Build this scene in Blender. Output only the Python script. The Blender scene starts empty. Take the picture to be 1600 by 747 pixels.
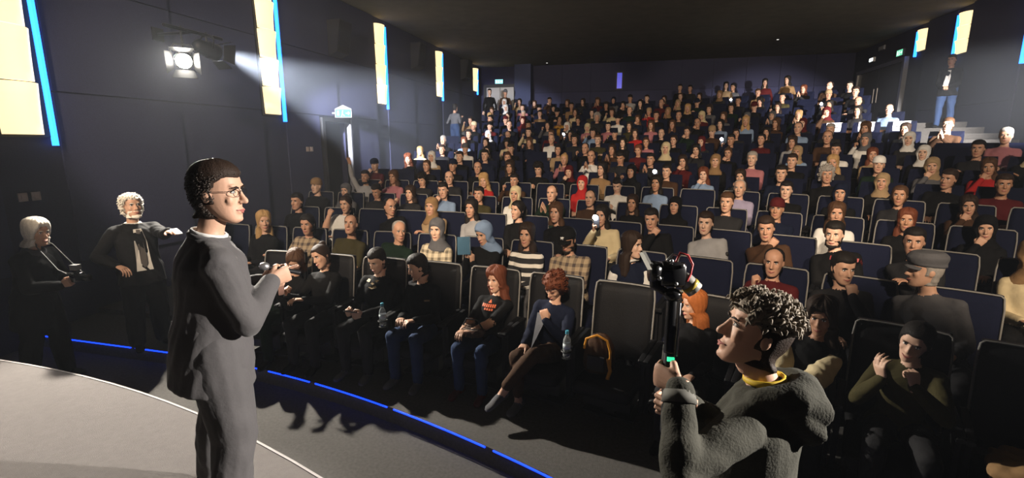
import bpy, math, random
import numpy as np
from mathutils import Vector, Matrix, noise
from mathutils.bvhtree import BVHTree

random.seed(7)
rng = np.random.default_rng(7)
SC = bpy.context.scene
COL = SC.collection

# ------------------------------------------------------------------ camera
F_PX, CX, CY = 760.0, 800.0, 373.5          # focal length and centre for a 1600 x 747 frame
PITCH = math.atan((CY - 225.0) / F_PX)
YAW = math.atan(200.0 / math.hypot(F_PX, CY - 225.0))
CAM_Z = 2.40
cam_data = bpy.data.cameras.new('camera')
cam_data.sensor_fit = 'HORIZONTAL'
cam_data.sensor_width = 36.0
cam_data.lens = 36.0 * F_PX / 1600.0
cam_data.clip_start = 0.05
camera = bpy.data.objects.new('camera', cam_data)
COL.objects.link(camera)
camera.location = (0, 0, CAM_Z)
camera.rotation_euler = (math.pi / 2 - PITCH, 0, YAW)
SC.camera = camera

# ------------------------------------------------------------------ world, view, lights
world = bpy.data.worlds.new('world')
SC.world = world
world.use_nodes = True
world.node_tree.nodes['Background'].inputs[0].default_value = (0.010, 0.011, 0.014, 1)
world.node_tree.nodes['Background'].inputs[1].default_value = 0.10
SC.view_settings.view_transform = 'Standard'
SC.view_settings.look = 'None'
SC.view_settings.gamma = 1.0
SC.view_settings.use_curve_mapping = False
SC.view_settings.exposure = 0.0
SC.cycles.use_denoising = True
SC.cycles.max_bounces = 5
SC.cycles.diffuse_bounces = 2
SC.cycles.glossy_bounces = 2
SC.cycles.transmission_bounces = 4
SC.cycles.volume_bounces = 0
SC.cycles.sample_clamp_indirect = 3.0

def spot(name, loc, target, power, angle, color, blend=0.5, radius=0.08):
    d = bpy.data.lights.new(name, 'SPOT')
    d.energy = power
    d.spot_size = math.radians(angle)
    d.spot_blend = blend
    d.shadow_soft_size = radius
    d.color = color
    o = bpy.data.objects.new(name, d)
    COL.objects.link(o)
    o.location = loc
    o.rotation_euler = (Vector(target) - Vector(loc)).to_track_quat('-Z', 'Y').to_euler()
    return o

SPOT_L = Vector((-6.30, 5.85, 3.66))      # pair of fixtures on the left wall
SPOT_R = Vector((6.95, 5.85, 3.75))       # its twin on the right wall, out of frame
# left fixture towards the stage, left fixture towards the back rows
spot('left_stage_spot_light', SPOT_L + Vector((0.10, -0.20, -0.06)), (-2.0, 1.5, 0.8), 4200, 70, (1.0, 0.92, 0.80), 0.5, 0.06)
spot('left_audience_spot_light', SPOT_L + Vector((0.12, 0.66, 0.10)), (-6.10, 13.2, 2.55), 11000, 33, (0.86, 0.90, 1.0), 0.35)
# fixture on the right wall beside the stage, right fixture towards the back rows
spot('right_stage_spot_offscreen', (7.1, 3.3, 3.75), (-1.35, 1.85, 1.20), 9500, 18, (1.0, 0.93, 0.85), 0.35, 0.05)
spot('right_audience_spot_offscreen', SPOT_R + Vector((-0.15, 0.45, 0)), (5.85, 13.0, 2.85), 17000, 29, (1.0, 0.96, 0.94), 0.6)
# three equal lamps on the lighting bar over the stage, behind the camera, turned to the seats
for wx, tx in ((-3.2, -4.6), (-0.2, -0.2), (2.8, 4.2)):
    spot('stage_bar_lamp_offscreen', (wx, -2.2, 5.50), (tx, 7.8, 5.50 - 10.0 * math.tan(math.radians(16.5))), 3900, 44, (1.0, 0.80, 0.59), 0.2, 0.12)

# ------------------------------------------------------------------ materials
MATS = {}
def mat(name, col=(0.1, 0.1, 0.1), rough=0.7, var=0.15, scale=20.0, bump=0.0, bscale=None, metal=0.0,
        emit=None, estr=0.0, spec=0.3, sheen=0.0, coord='Object'):
    if name in MATS:
        return MATS[name]
    m = bpy.data.materials.new(name)
    m.use_nodes = True
    nt = m.node_tree
    b = nt.nodes['Principled BSDF']
    b.inputs['Roughness'].default_value = rough
    b.inputs['Metallic'].default_value = metal
    b.inputs['Specular IOR Level'].default_value = spec
    if sheen:
        b.inputs['Sheen Weight'].default_value = sheen
    tc = nt.nodes.new('ShaderNodeTexCoord')
    nz = nt.nodes.new('ShaderNodeTexNoise')
    nz.inputs['Scale'].default_value = scale
    nz.inputs['Detail'].default_value = 4
    nt.links.new(tc.outputs[coord], nz.inputs['Vector'])
    rmp = nt.nodes.new('ShaderNodeMix')
    rmp.data_type = 'RGBA'
    c = np.array(col[:3])
    rmp.inputs[6].default_value = (*np.clip(c * (1 - var), 0, 1), 1)
    rmp.inputs[7].default_value = (*np.clip(c * (1 + var), 0, 1), 1)
    nt.links.new(nz.outputs['Fac'], rmp.inputs[0])
    nt.links.new(rmp.outputs[2], b.inputs['Base Color'])
    if bump:
        n2 = nt.nodes.new('ShaderNodeTexNoise')
        n2.inputs['Scale'].default_value = bscale or scale * 2
        n2.inputs['Detail'].default_value = 3
        nt.links.new(tc.outputs[coord], n2.inputs['Vector'])
        bp = nt.nodes.new('ShaderNodeBump')
        bp.inputs['Strength'].default_value = bump
        bp.inputs['Distance'].default_value = 0.02
        nt.links.new(n2.outputs['Fac'], bp.inputs['Height'])
        nt.links.new(bp.outputs['Normal'], b.inputs['Normal'])
    if emit:
        b.inputs['Emission Color'].default_value = (*emit, 1)
        b.inputs['Emission Strength'].default_value = estr
    MATS[name] = m
    return m

def pattern_mat(name, c1, c2, kind):
    """striped or plaid cloth"""
    if name in MATS:
        return MATS[name]
    m = mat(name, c1, 0.85)
    nt = m.node_tree
    b = nt.nodes['Principled BSDF']
    tc = nt.nodes.new('ShaderNodeTexCoord')
    def wave(axis, sc):
        w = nt.nodes.new('ShaderNodeTexWave')
        w.bands_direction = axis
        w.inputs['Scale'].default_value = sc
        w.inputs['Distortion'].default_value = 0.6
        nt.links.new(tc.outputs['Object'], w.inputs['Vector'])
        g = nt.nodes.new('ShaderNodeMath')
        g.operation = 'GREATER_THAN'
        g.inputs[1].default_value = 0.62
        nt.links.new(w.outputs['Fac'], g.inputs[0])
        return g
    mx = nt.nodes.new('ShaderNodeMix')
    mx.data_type = 'RGBA'
    mx.inputs[6].default_value = (*c1, 1)
    mx.inputs[7].default_value = (*c2, 1)
    if kind == 'stripe':
        nt.links.new(wave('Z', 3.2).outputs[0], mx.inputs[0])
    else:
        a, c = wave('Z', 4.0), wave('X', 4.0)
        s = nt.nodes.new('ShaderNodeMath')
        s.operation = 'MULTIPLY_ADD'
        s.inputs[1].default_value = 0.5
        nt.links.new(a.outputs[0], s.inputs[0])
        h = nt.nodes.new('ShaderNodeMath')
        h.operation = 'MULTIPLY'
        h.inputs[1].default_value = 0.5
        nt.links.new(c.outputs[0], h.inputs[0])
        nt.links.new(h.outputs[0], s.inputs[2])
        nt.links.new(s.outputs[0], mx.inputs[0])
    nt.links.new(mx.outputs[2], b.inputs['Base Color'])
    return m

def cloth(name, col, rough=0.85):
    return mat('cloth_' + name, col, rough, 0.18, 9.0, 0.35, 16.0, spec=0.12)

# ------------------------------------------------------------------ object helpers
def tag(o, label=None, cat=None, group=None, kind=None):
    if label: o['label'] = label
    if cat: o['category'] = cat
    if group: o['group'] = group
    if kind: o['kind'] = kind
    return o

def link(name, data, parent=None, loc=None, M=None):
    o = bpy.data.objects.new(name, data)
    COL.objects.link(o)
    if parent is not None:
        o.parent = parent
    if loc is not None:
        o.location = loc
    if M is not None:
        o.matrix_local = M
    return o

def empty(name, loc=(0, 0, 0), rz=0.0):
    o = bpy.data.objects.new(name, None)
    COL.objects.link(o)
    o.empty_display_size = 0.1
    o.location = loc
    o.rotation_euler = (0, 0, rz)
    return o

class MB:
    """collects closed shapes; each face carries a tag used as the material slot"""
    def __init__(self):
        self.v, self.f, self.t = [], [], []
    def add(self, vs, fs, t=0):
        o = len(self.v)
        self.v.extend([tuple(p) for p in vs])
        self.f.extend([tuple(i + o for i in f) for f in fs])
        self.t.extend([t] * len(fs))
        return self
    def box(self, x0, x1, y0, y1, z0, z1, t=0):
        vs = [(x, y, z) for z in (z0, z1) for y in (y0, y1) for x in (x0, x1)]
        fs = [(0, 2, 3, 1), (4, 5, 7, 6), (0, 1, 5, 4), (2, 6, 7, 3), (0, 4, 6, 2), (1, 3, 7, 5)]
        return self.add(vs, fs, t)
    def obox(self, c, ax, ay, az, t=0):
        c, ax, ay, az = map(np.array, (c, ax, ay, az))
        vs = [c + sx * ax + sy * ay + sz * az for sz in (-1, 1) for sy in (-1, 1) for sx in (-1, 1)]
        fs = [(0, 2, 3, 1), (4, 5, 7, 6), (0, 1, 5, 4), (2, 6, 7, 3), (0, 4, 6, 2), (1, 3, 7, 5)]
        return self.add(vs, fs, t)
    def loft(self, secs, n=14, t=0, close=True, power=2.0):
        """secs: (centre, axis a, axis b) with axes already scaled to the half sizes"""
        vs, fs = [], []
        for c, a, b in secs:
            c, a, b = np.array(c, float), np.array(a, float), np.array(b, float)
            for k in range(n):
                th = 2 * math.pi * k / n
                ct, st = math.cos(th), math.sin(th)
                if power != 2.0:
                    ct = math.copysign(abs(ct) ** (2 / power), ct)
                    st = math.copysign(abs(st) ** (2 / power), st)
                vs.append(c + a * ct + b * st)
        m = len(secs)
        for i in range(m - 1):
            for k in range(n):
                k2 = (k + 1) % n
                fs.append((i * n + k, i * n + k2, (i + 1) * n + k2, (i + 1) * n + k))
        if close:
            vs.append(np.array(secs[0][0], float)); vs.append(np.array(secs[-1][0], float))
            for k in range(n):
                k2 = (k + 1) % n
                fs.append((m * n, k2, k))
                fs.append((m * n + 1, (m - 1) * n + k, (m - 1) * n + k2))
        return self.add(vs, fs, t)
    def tube(self, pts, rad, n=10, t=0, ends=True, flat=1.0, hint=(1, 0.02, 0.03)):
        pts = [np.array(p, float) for p in pts]
        if not hasattr(rad, '__len__'):
            rad = [rad] * len(pts)
        secs = []
        tang = []
        for i in range(len(pts)):
            d = pts[min(i + 1, len(pts) - 1)] - pts[max(i - 1, 0)]
            tang.append(d / (np.linalg.norm(d) + 1e-9))
        ref = np.array(hint, float)
        for i, p in enumerate(pts):
            d = tang[i]
            a = ref - d * (ref @ d)
            if np.linalg.norm(a) < 1e-3:
                a = np.array((0, 1.0, 0)) - d * d[1]
            a /= np.linalg.norm(a)
            ref = a
            b = np.cross(d, a)
            secs.append((p, a * rad[i], b * rad[i] * flat))
        if ends:
            p, a, b = secs[0]
            r = rad[0]
            pre = [(p - tang[0] * r * s, a * c, b * c) for s, c in ((0.92, 0.38), (0.7, 0.72), (0.38, 0.92))]
            q, a2, b2 = secs[-1]
            r2 = rad[-1]
            post = [(q + tang[-1] * r2 * s, a2 * c, b2 * c) for s, c in ((0.38, 0.92), (0.7, 0.72), (0.92, 0.38))]
            secs = pre + secs + post
        return self.loft(secs, n, t)
    def ball(self, c, r, n=12, m=8, t=0, R=None):
        c = np.array(c, float)
        r = np.array([r] * 3 if not hasattr(r, '__len__') else r, float)
        vs, fs = [], []
        for i in range(m + 1):
            ph = math.pi * i / m
            for k in range(n):
                th = 2 * math.pi * k / n
                p = np.array((math.sin(ph) * math.cos(th), math.sin(ph) * math.sin(th), math.cos(ph))) * r
                if R is not None:
                    p = R @ p
                vs.append(c + p)
        for i in range(m):
            for k in range(n):
                k2 = (k + 1) % n
                a, b, d, e = i * n + k, i * n + k2, (i + 1) * n + k2, (i + 1) * n + k
                if i == 0: fs.append((a, e, d)) if False else fs.append((e, d, a))
                elif i == m - 1: fs.append((a, b, d))
                else: fs.append((a, b, d, e))
        return self.add(vs, fs, t)
    def xform(self, M):
        M = np.array(M)
        a = np.array(self.v)
        self.v = [tuple(p) for p in (a @ M[:3, :3].T + M[:3, 3])]
        return self
    def join(self, o, M=None, tmap=None):
        v = np.array(o.v)
        if M is not None:
            M = np.array(M)
            v = v @ M[:3, :3].T + M[:3, 3]
            if np.linalg.det(M[:3, :3]) < 0:
                self.add(v, [f[::-1] for f in o.f])
            else:
                self.add(v, o.f)
        else:
            self.add(v, o.f)
        n = len(o.f)
        self.t[-n:] = [tmap.get(t, t) if tmap else t for t in o.t] if n else []
        return self
    def mesh(self, name='mesh', smooth=True, nslots=None):
        me = bpy.data.meshes.new(name)
        me.from_pydata(self.v, [], self.f)
        ns = nslots or (max(self.t) + 1 if self.t else 1)
        for _ in range(ns):
            me.materials.append(None)
        me.polygons.foreach_set('material_index', self.t)
        if smooth:
            me.polygons.foreach_set('use_smooth', [True] * len(self.f))
        me.update()
        return me
    def build(self, name, mats, parent=None, loc=None, smooth=False, M=None):
        me = self.mesh(name, smooth)
        mats = mats if isinstance(mats, (list, tuple)) else [mats]
        for i, m in enumerate(mats):
            if i < len(me.materials): me.materials[i] = m
        return link(name, me, parent, loc, M)

def remesh(mb, vox, smooth=4, fold=0.0, fold_scale=(9, 9, 16), seed=0.0, keep_tags=True):
    """union of overlapping closed shapes into one continuous skin"""
    me = mb.mesh('tmp', False)
    o = bpy.data.objects.new('tmp', me)
    COL.objects.link(o)
    r = o.modifiers.new('r', 'REMESH')
    r.mode = 'VOXEL'
    r.voxel_size = vox
    r.adaptivity = 0.0
    if smooth:
        s = o.modifiers.new('s', 'SMOOTH')
        s.factor = 0.5
        s.iterations = smooth
    dg = bpy.context.evaluated_depsgraph_get()
    ev = o.evaluated_get(dg)
    m2 = ev.to_mesh()
    n = len(m2.vertices)
    co = np.empty(n * 3); m2.vertices.foreach_get('co', co); co = co.reshape(-1, 3)
    no = np.empty(n * 3); m2.vertices.foreach_get('normal', no); no = no.reshape(-1, 3)
    faces = [tuple(p.vertices) for p in m2.polygons]
    ev.to_mesh_clear()
    bpy.data.objects.remove(o)
    bpy.data.meshes.remove(me)
    out = MB()
    tags = [0] * len(faces)
    if keep_tags and len(set(mb.t)) > 1:
        cen = np.array([co[list(f)].mean(0) for f in faces])
        best = np.full(len(faces), 1e9)
        tags = np.zeros(len(faces), int)
        for tg in sorted(set(mb.t)):
            fs = [f for f, t in zip(mb.f, mb.t) if t == tg]
            bv = BVHTree.FromPolygons(mb.v, fs)
            for i, c in enumerate(cen):
                d = bv.find_nearest(c, 0.12)[3]
                if d is not None and d < best[i] - 1e-5:
                    best[i] = d
                    tags[i] = tg
        tags = tags.tolist()
    elif len(mb.t):
        tags = [mb.t[0]] * len(faces)
    if fold:
        fx, fy, fz = fold_scale
        for i in range(n):
            p = co[i]
            q = noise.noise(Vector((p[0] * fx + seed, p[1] * fy, p[2] * fz + 3 * math.sin(p[0] * 7 + p[1] * 5))))
            co[i] = p + no[i] * (q * fold)
    out.v = [tuple(p) for p in co]
    out.f = faces
    out.t = list(tags)
    return out

def set_mats(o, mats):
    """object-level materials, so that copies can share one mesh"""
    for i, m in enumerate(mats):
        if i < len(o.material_slots):
            o.material_slots[i].link = 'OBJECT'
            o.material_slots[i].material = m

# ------------------------------------------------------------------ projection (places people on their row)
_ps, _cs = math.sin(PITCH), math.cos(PITCH)
FW = np.array((-math.sin(YAW) * _cs, math.cos(YAW) * _cs, -_ps))
RT = np.array((math.cos(YAW), math.sin(YAW), 0.0))
UP = np.cross(RT, FW)
def proj(p):
    v = np.array(p, float) - (0, 0, CAM_Z)
    d = v @ FW
    return CX + F_PX * (v @ RT) / d, CY - F_PX * (v @ UP) / d, d
def at_depth(x, y, d):
    return np.array((0, 0, CAM_Z)) + d * (FW + RT * (x - CX) / F_PX + UP * (CY - y) / F_PX)

# ================================================================== THE ROOM
XL, XR, YF, YB, ZC = -7.0, 7.6, -4.0, 21.6, 5.72
ROWZ = [.15, .22, .35, .48, .63, .79, .96, 1.15, 1.36, 1.58, 1.82, 2.07, 2.34, 2.62, 2.91]
NROW = len(ROWZ)
def bend(X):
    return 0.0 if X < -3 else (X + 3) ** 2 / 24.0
def row_y(k, X):                       # line of the sitters' hips, row k = 1..15
    return 4.30 + 1.09 * (k - 1) - bend(X)
def row_rot(X):
    return math.atan(-(X + 3) / 12.0) if X > -3 else 0.0
def led_y(X):
    return 3.92 if X < -5 else max(3.92 - (X + 5) ** 2 / 21.0, -3.4)
def stage_y(X):
    return 2.72 if X < -5.2 else max(2.72 - (X + 5.2) ** 2 / 20.0, -3.6)

M_wall = mat('navy_wall_fabric', (0.022, 0.023, 0.052), 0.9, 0.25, 60, 0.25, 220)
M_panel = mat('navy_acoustic_panel', (0.026, 0.028, 0.066), 0.88, 0.25, 70, 0.25, 260)
M_ceil = mat('dark_ceiling_paint', (0.22, 0.19, 0.13), 0.95, 0.2, 3, 0.1, 30)
M_carpet = mat('dark_grey_carpet', (0.085, 0.080, 0.075), 0.95, 0.35, 40, 0.6, 350)
M_stage = mat('light_grey_stage_carpet', (0.165, 0.15, 0.143), 0.92, 0.14, 30, 0.5, 400)
M_step = M_carpet
M_black = mat('matt_black', (0.012, 0.012, 0.013), 0.55, 0.2, 20)
M_blackmetal = mat('black_metal', (0.02, 0.02, 0.022), 0.35, 0.15, 20, metal=0.6)
M_steel = mat('brushed_steel', (0.45, 0.45, 0.46), 0.35, 0.1, 30, metal=0.9)
M_white = mat('white_plastic', (0.7, 0.7, 0.7), 0.5, 0.05)
M_door = mat('grey_door_paint', (0.30, 0.29, 0.28), 0.6, 0.08, 6)
M_blue = mat('blue_led', (0.02, 0.1, 0.6), 0.5, emit=(0.02, 0.22, 1.0), estr=4.0)
M_blue_floor = mat('deep_blue_step_led', (0.01, 0.05, 0.6), 0.5, emit=(0.005, 0.04, 1.0), estr=3.0)
M_shade = mat('warm_glass_shade', (0.8, 0.7, 0.45), 0.5, 0.05, 5, emit=(1.0, 0.77, 0.42), estr=1.42)

def struct(mb, name, m, parent=None):
    o = mb.build(name, m, parent)
    if parent is None:
        o['kind'] = 'structure'
    return o

# floor of the gangway between stage and seats
struct(MB().box(XL, XR, YF, 7.0, -0.10, 0.0), 'floor', M_carpet)

def strip_solid(front, back, z0, z1, xa=XL, xb=XR, n=44):
    """slab between two curves y=front(x) and y=back(x)"""
    vs, fs = [], []
    xs = np.linspace(xa, xb, n)
    for x in xs:
        f, b = front(x), back(x)
        vs += [(x, f, z0), (x, f, z1), (x, b, z1), (x, b, z0)]
    for i in range(n - 1):
        a, c = i * 4, i * 4 + 4
        for j in range(4):
            j2 = (j + 1) % 4
            fs.append((a + j, c + j, c + j2, a + j2))
    fs.append((0, 1, 2, 3)); e = (n - 1) * 4
    fs.append((e + 3, e + 2, e + 1, e))
    return MB().add(vs, fs)

stage = struct(strip_solid(lambda x: YF, stage_y, 0.0, 0.55), 'stage_floor', M_stage)
struct(strip_solid(lambda x: stage_y(x) - 0.012, lambda x: stage_y(x) + 0.004, 0.53, 0.5535), 'stage_nosing', mat('pale_nosing', (0.34, 0.32, 0.31), 0.7), stage)

steps = []
for k in range(1, NROW + 1):
    fr = led_y if k == 1 else (lambda x, k=k: row_y(k, x) - 0.70)
    bk = (lambda x: YB) if k == NROW else (lambda x, k=k: row_y(k + 1, x) - 0.66)
    z0 = 0.0 if k == 1 else ROWZ[k - 2] - 0.05
    s = struct(strip_solid(fr, bk, z0, ROWZ[k - 1]), 'seating_step', M_step)
    steps.append(s)

# blue light strips along the nosing of the first seating step, with small gaps
edges_px = [(-6.95, -5.45), (-5.38, -4.72), (-4.62, -3.63), (-3.52, -2.98), (-2.90, -2.03), (-1.95, -1.03), (-0.95, -0.10), (-0.02, 0.8), (0.88, 1.7)]
for a, b in edges_px:
    pts = [(x, led_y(x) - 0.012, 0.146) for x in np.linspace(a, b, 8)]
    MB().tube(pts, 0.0075, 6).build('led_strip', M_blue_floor, steps[0])

# aisle steps along the right wall
M_aisle = M_carpet
for k in range(5, NROW + 1):
    x0, x1 = 6.15, XR - 0.03
    zt = ROWZ[k - 1]
    for h, dy in ((0.0, 0.0), (0.5, 0.50)):
        zz = zt + (ROWZ[min(k, NROW - 1)] - zt) * h
        if h and k == NROW: continue
        fr = lambda x, k=k, dy=dy: row_y(k, x) - 0.72 + dy
        bk = lambda x, k=k: row_y(k, x) + 0.44
        struct(strip_solid(fr, bk, zt - 0.1, zz + 0.012, x0, x1, 8), 'aisle_step', M_aisle)

# walls and ceiling
struct(MB().box(XL, XR, YF, YB, ZC, ZC + 0.1), 'ceiling', M_ceil)
wl = MB()
DY0, DY1, DZ = 9.86, 10.86, 2.90
wl.box(XL - 0.2, XL, YF, DY0, 0, ZC).box(XL - 0.2, XL, DY1, YB, 0, ZC).box(XL - 0.2, XL, DY0, DY1, DZ, ZC)
wall_left = struct(wl, 'wall_left', M_wall)
# side corridor behind the left doorway
cor = MB().box(XL - 1.7, XL - 1.6, DY0 - .4, DY1 + .4, 0, DZ + .2).box(XL - 1.7, XL - .2, DY0 - .5, DY0 - .4, 0, DZ + .2)
cor.box(XL - 1.7, XL - .2, DY1 + .4, DY1 + .5, 0, DZ + .2).box(XL - 1.7, XL - .2, DY0 - .5, DY1 + .5, DZ + .2, DZ + .3)
struct(cor, 'wall_corridor', M_black)
wall_right = struct(MB().box(XR, XR + 0.2, YF, YB, 0, ZC), 'wall_right', M_wall)
wall_back = struct(MB().box(XL - .2, XR + .2, YB, YB + 0.2, 0, ZC), 'wall_back', M_wall)
struct(MB().box(XL - .2, XR + .2, YF - 0.2, YF, 0, ZC), 'wall_front', M_wall)

def panel(y0, y1, z0, z1, wall, x, s, d0=0.03, d1=0.10):
    """fabric panel standing off the wall, a little further out at its far end"""
    vs = [(x, y0, z0), (x, y1, z0), (x, y1, z1), (x, y0, z1), (x + s * d0, y0, z0), (x + s * d1, y1, z0), (x + s * d1, y1, z1), (x + s * d0, y0, z1)]
    fs = [(0, 1, 2, 3), (4, 7, 6, 5), (0, 4, 5, 1), (2, 6, 7, 3), (1, 5, 6, 2), (0, 3, 7, 4)]
    MB().add(vs, fs).build('wall_panel', M_panel, wall)

LAMPS_L = [(4.50, 2.38, 5), (8.62, 2.84, 5), (12.88, 3.36, 4), (16.95, 3.92, 3), (20.90, 4.50, 2)]
LAMPS_R = [(17.20, 4.86, 2), (15.32, 4.47, 3), (12.85, 4.03, 4)]
def zfloor(y):
    return 0.4 + max(0.0, (y - 4.0)) * 0.17
ys = [0.3] + [a[0] for a in LAMPS_L]
for i in range(len(ys) - 1):
    y0, y1 = ys[i] + 0.06, ys[i + 1] - 0.62
    cuts = [y0, (y0 + y1) / 2, y1]
    for a, b in zip(cuts[:-1], cuts[1:]):
        for z0, z1 in ((0.9, 3.02), (3.04, 4.35), (4.37, ZC - 0.02)):
            if z0 < 2.9 and a < DY1 + .1 and b > DY0 - .1:
                for aa, bb in ((a, DY0 - .14), (DY1 + .14, b)):
                    if bb - aa > 0.15: panel(aa, bb, z0, min(z1, 3.02), wall_left, XL, 1, .03, .06)
                continue
            panel(a + .012, b - .012, z0, z1, wall_left, XL, 1, 0.03, 0.06)
for y0, y1 in ((8.2, 12.2), (12.95, 14.7), (15.45, 16.6)):
    for z0, z1 in ((1.6, 3.3), (3.32, ZC - 0.02)):
        panel(y0, y1, z0, z1, wall_right, XR, -1)

# door frame of the left doorway, pale edge on its far jamb
fr = MB().box(XL - .06, XL + .10, DY0 - .09, DY0, 0.7, DZ + .09).box(XL - .06, XL + .10, DY0, DY1, DZ, DZ + .09)
d2 = struct(fr, 'door_2', M_black)
MB().box(XL - .06, XL + .11, DY1, DY1 + .045, 0.7, DZ + .09).build('door_jamb', mat('pale_jamb_paint', (0.16, 0.16, 0.18), 0.5), d2)

# back wall: double door, pier, projection window
d1 = struct(MB().box(-6.85, -6.73, YB - .12, YB, 2.91, 4.97).box(-5.47, -5.35, YB - .12, YB, 2.91, 4.97).box(-6.73, -5.47, YB - .12, YB, 4.86, 4.97), 'door_1', M_black)
for x0, x1 in ((-6.72, -6.11), (-6.09, -5.48)):
    lf = MB().box(x0, x1, YB - .09, YB - .04, 2.93, 4.85).build('door_leaf', M_door, d1)
    hx = x1 - .08 if x0 < -6.5 else x0 + .08
    MB().tube([(hx, YB - .13, 3.75), (hx, YB - .13, 4.15)], .012, 8).build('door_handle', M_steel, lf)
struct(MB().box(-5.33, -4.62, YB - .55, YB, 2.91, ZC), 'trim_1', mat('navy_pier_paint', (0.035, 0.045, 0.10), 0.8))
xs = np.linspace(-4.55, 7.5, 11)
for a, b in zip(xs[:-1], xs[1:]):
    MB().box(a + .012, b - .012, YB - .05, YB, 3.0, 4.55).build('wall_panel', M_panel, wall_back)
    MB().box(a + .012, b - .012, YB - .035, YB, 4.58, ZC - .02).build('wall_panel', M_wall, wall_back)
w1 = struct(MB().box(-1.10, -.80, YB - .09, YB - .03, 4.62, 5.34), 'window_1', M_black)
MB().box(-1.05, -.85, YB - .10, YB - .085, 4.67, 5.29).build('window_pane', mat('blue_projection_glass', (0.02, 0.03, 0.5), 0.3, emit=(0.02, 0.05, 0.9), estr=0.5), w1)

# right wall: exit doorway near the back
d3 = struct(MB().box(XR - .12, XR, 17.62, 17.74, 2.91, 4.95).box(XR - .12, XR, 20.9, 21.02, 2.91, 4.95).box(XR - .12, XR, 17.74, 20.9, 4.83, 4.95), 'door_3', M_steel)
for y0, y1 in ((17.75, 19.31), (19.33, 20.89)):
    lf = MB().box(XR - .06, XR - .02, y0, y1, 2.93, 4.82).build('door_leaf', mat('dark_door_paint', (0.06, 0.06, 0.065), 0.5), d3)
    yy = y1 - .12 if y0 < 18 else y0 + .12
    MB().tube([(XR - .1, yy, 3.75), (XR - .1, yy, 4.2)], .014, 8).build('door_handle', M_steel, lf)

# ------------------------------------------------------------------ wall lamps
def wall_lamp(x, s, yb, zb, n, label, group):
    root = empty('wall_lamp', (x, yb - 0.28, zb))
    tag(root, label, 'lamp', group)
    top = ZC - 0.16
    H = top - zb - 0.13
    MB().box(0.0, s * .035, -.30, .27, .10, top - zb).build('back_plate', M_black, root)
    st = MB().box(s * .03, s * .10, .245, .280, 0.0, top - zb - .02)
    st.build('led_strip', M_blue, root)
    h = H / n
    for i in range(n):
        z0 = .13 + i * h
        vs, fs, nn, mm = [], [], 9, 5
        for j in range(mm):
            u = j / (mm - 1)
            zz = z0 + u * (h - .022)
            half = .205 + .018 * u
            bul = .11 + .05 * u - .02 * math.sin(u * math.pi)
            for k in range(nn):
                th = math.pi * k / (nn - 1)
                vs.append((s * (.03 + bul * math.sin(th)), -.03 - half * math.cos(th), zz))
        for j in range(mm - 1):
            for k in range(nn - 1):
                a = j * nn + k
                fs.append((a, a + 1, a + nn + 1, a + nn))
        fs.append(tuple(range(nn)))
        fs.append(tuple(range((mm - 1) * nn, mm * nn)))
        fs.append((0, nn * (mm - 1)) + (nn * mm - 1, nn - 1))
        MB().add(vs, fs).build('shade', M_shade, root, smooth=True)
    return root

ORD = ['first', 'second', 'third', 'fourth', 'fifth']
for i, (yb, zb, n) in enumerate(LAMPS_L):
    wall_lamp(XL, 1, yb, zb, n, f'{ORD[i]} warm wall lamp with blue edge light from the stage on the spotlight wall', 'wall lamps on the spotlight wall')
for i, (yb, zb, n) in enumerate(LAMPS_R):
    wall_lamp(XR, -1, yb, zb, n, 'warm shaded wall lamp with blue edge light, ' + ['nearest the double exit door', 'above the man standing on the steps', 'furthest from the double exit door'][i], 'wall lamps above the aisle steps')

# ------------------------------------------------------------------ exit signs, speakers, small fittings
M_exit = mat('green_exit_face', (0.004, 0.03, 0.018), 0.6, spec=.05, emit=(0.25, 1.0, 0.6), estr=0.9)
M_exitw = mat('white_exit_mark', (0.04, 0.05, 0.045), 0.6, spec=.05, emit=(0.85, 1.0, 0.92), estr=1.6)
def exit_sign(loc, rz, label, cyan=False):
    r = empty('exit_sign', loc, rz)
    tag(r, label, 'sign')
    MB().box(-.19, .19, -.03, .03, -.10, .10).build('sign_box', mat('grey_sign_box', (.05, .055, .055), .5), r)
    face = mat('cyan_exit_face', (0.2, 0.7, 0.8), 0.4, emit=(0.3, 0.9, 1.0), estr=1.3) if cyan else M_exit
    f = MB().box(-.175, .175, -.036, -.030, -.085, .085).build('sign_face', face, r)
    man = MB().box(-.03, -.005, -.040, -.036, -.03, .03).ball((-.01, -.038, .05), (.015, .004, .015), 8, 6)
    man.obox((-.035, -.038, -.05), (.008, 0, .025), (0, .002, 0), (.006, 0, -.002)).obox((.008, -.038, -.045), (.022, 0, -.014), (0, .002, 0), (.004, 0, .006))
    man.box(-.14, -.09, -.040, -.036, -.055, .055).obox((.09, -.038, 0), (.035, 0, 0), (0, .002, 0), (0, 0, .010))
    man.obox((.13, -.038, .016), (.02, 0, -.016), (0, .002, 0), (.006, 0, .006)).obox((.13, -.038, -.016), (.02, 0, .016), (0, .002, 0), (.006, 0, -.006))
    man.build('running_man_mark', M_exitw, f)
    return r
es = exit_sign((XL + .30, 10.30, 3.10), math.radians(18), 'green exit sign with pitched top over the dark side doorway')
tb = MB().add([(-.19, -.03, .10), (.19, -.03, .10), (0, -.03, .19), (-.19, .03, .10), (.19, .03, .10), (0, .03, .19)], [(0, 1, 2), (5, 4, 3), (0, 3, 4, 1), (1, 4, 5, 2), (2, 5, 3, 0)])
tb.build('sign_top', mat('pale_sign_top', (.06, .06, .058), .6, spec=.1), es)
MB().box(-.30, -.19, -.012, .012, -.02, .02).build('sign_bracket', M_black, es)
exit_sign((-6.15, YB - .05, 5.10), 0, 'small pale blue exit sign above the grey double door', True)
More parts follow.
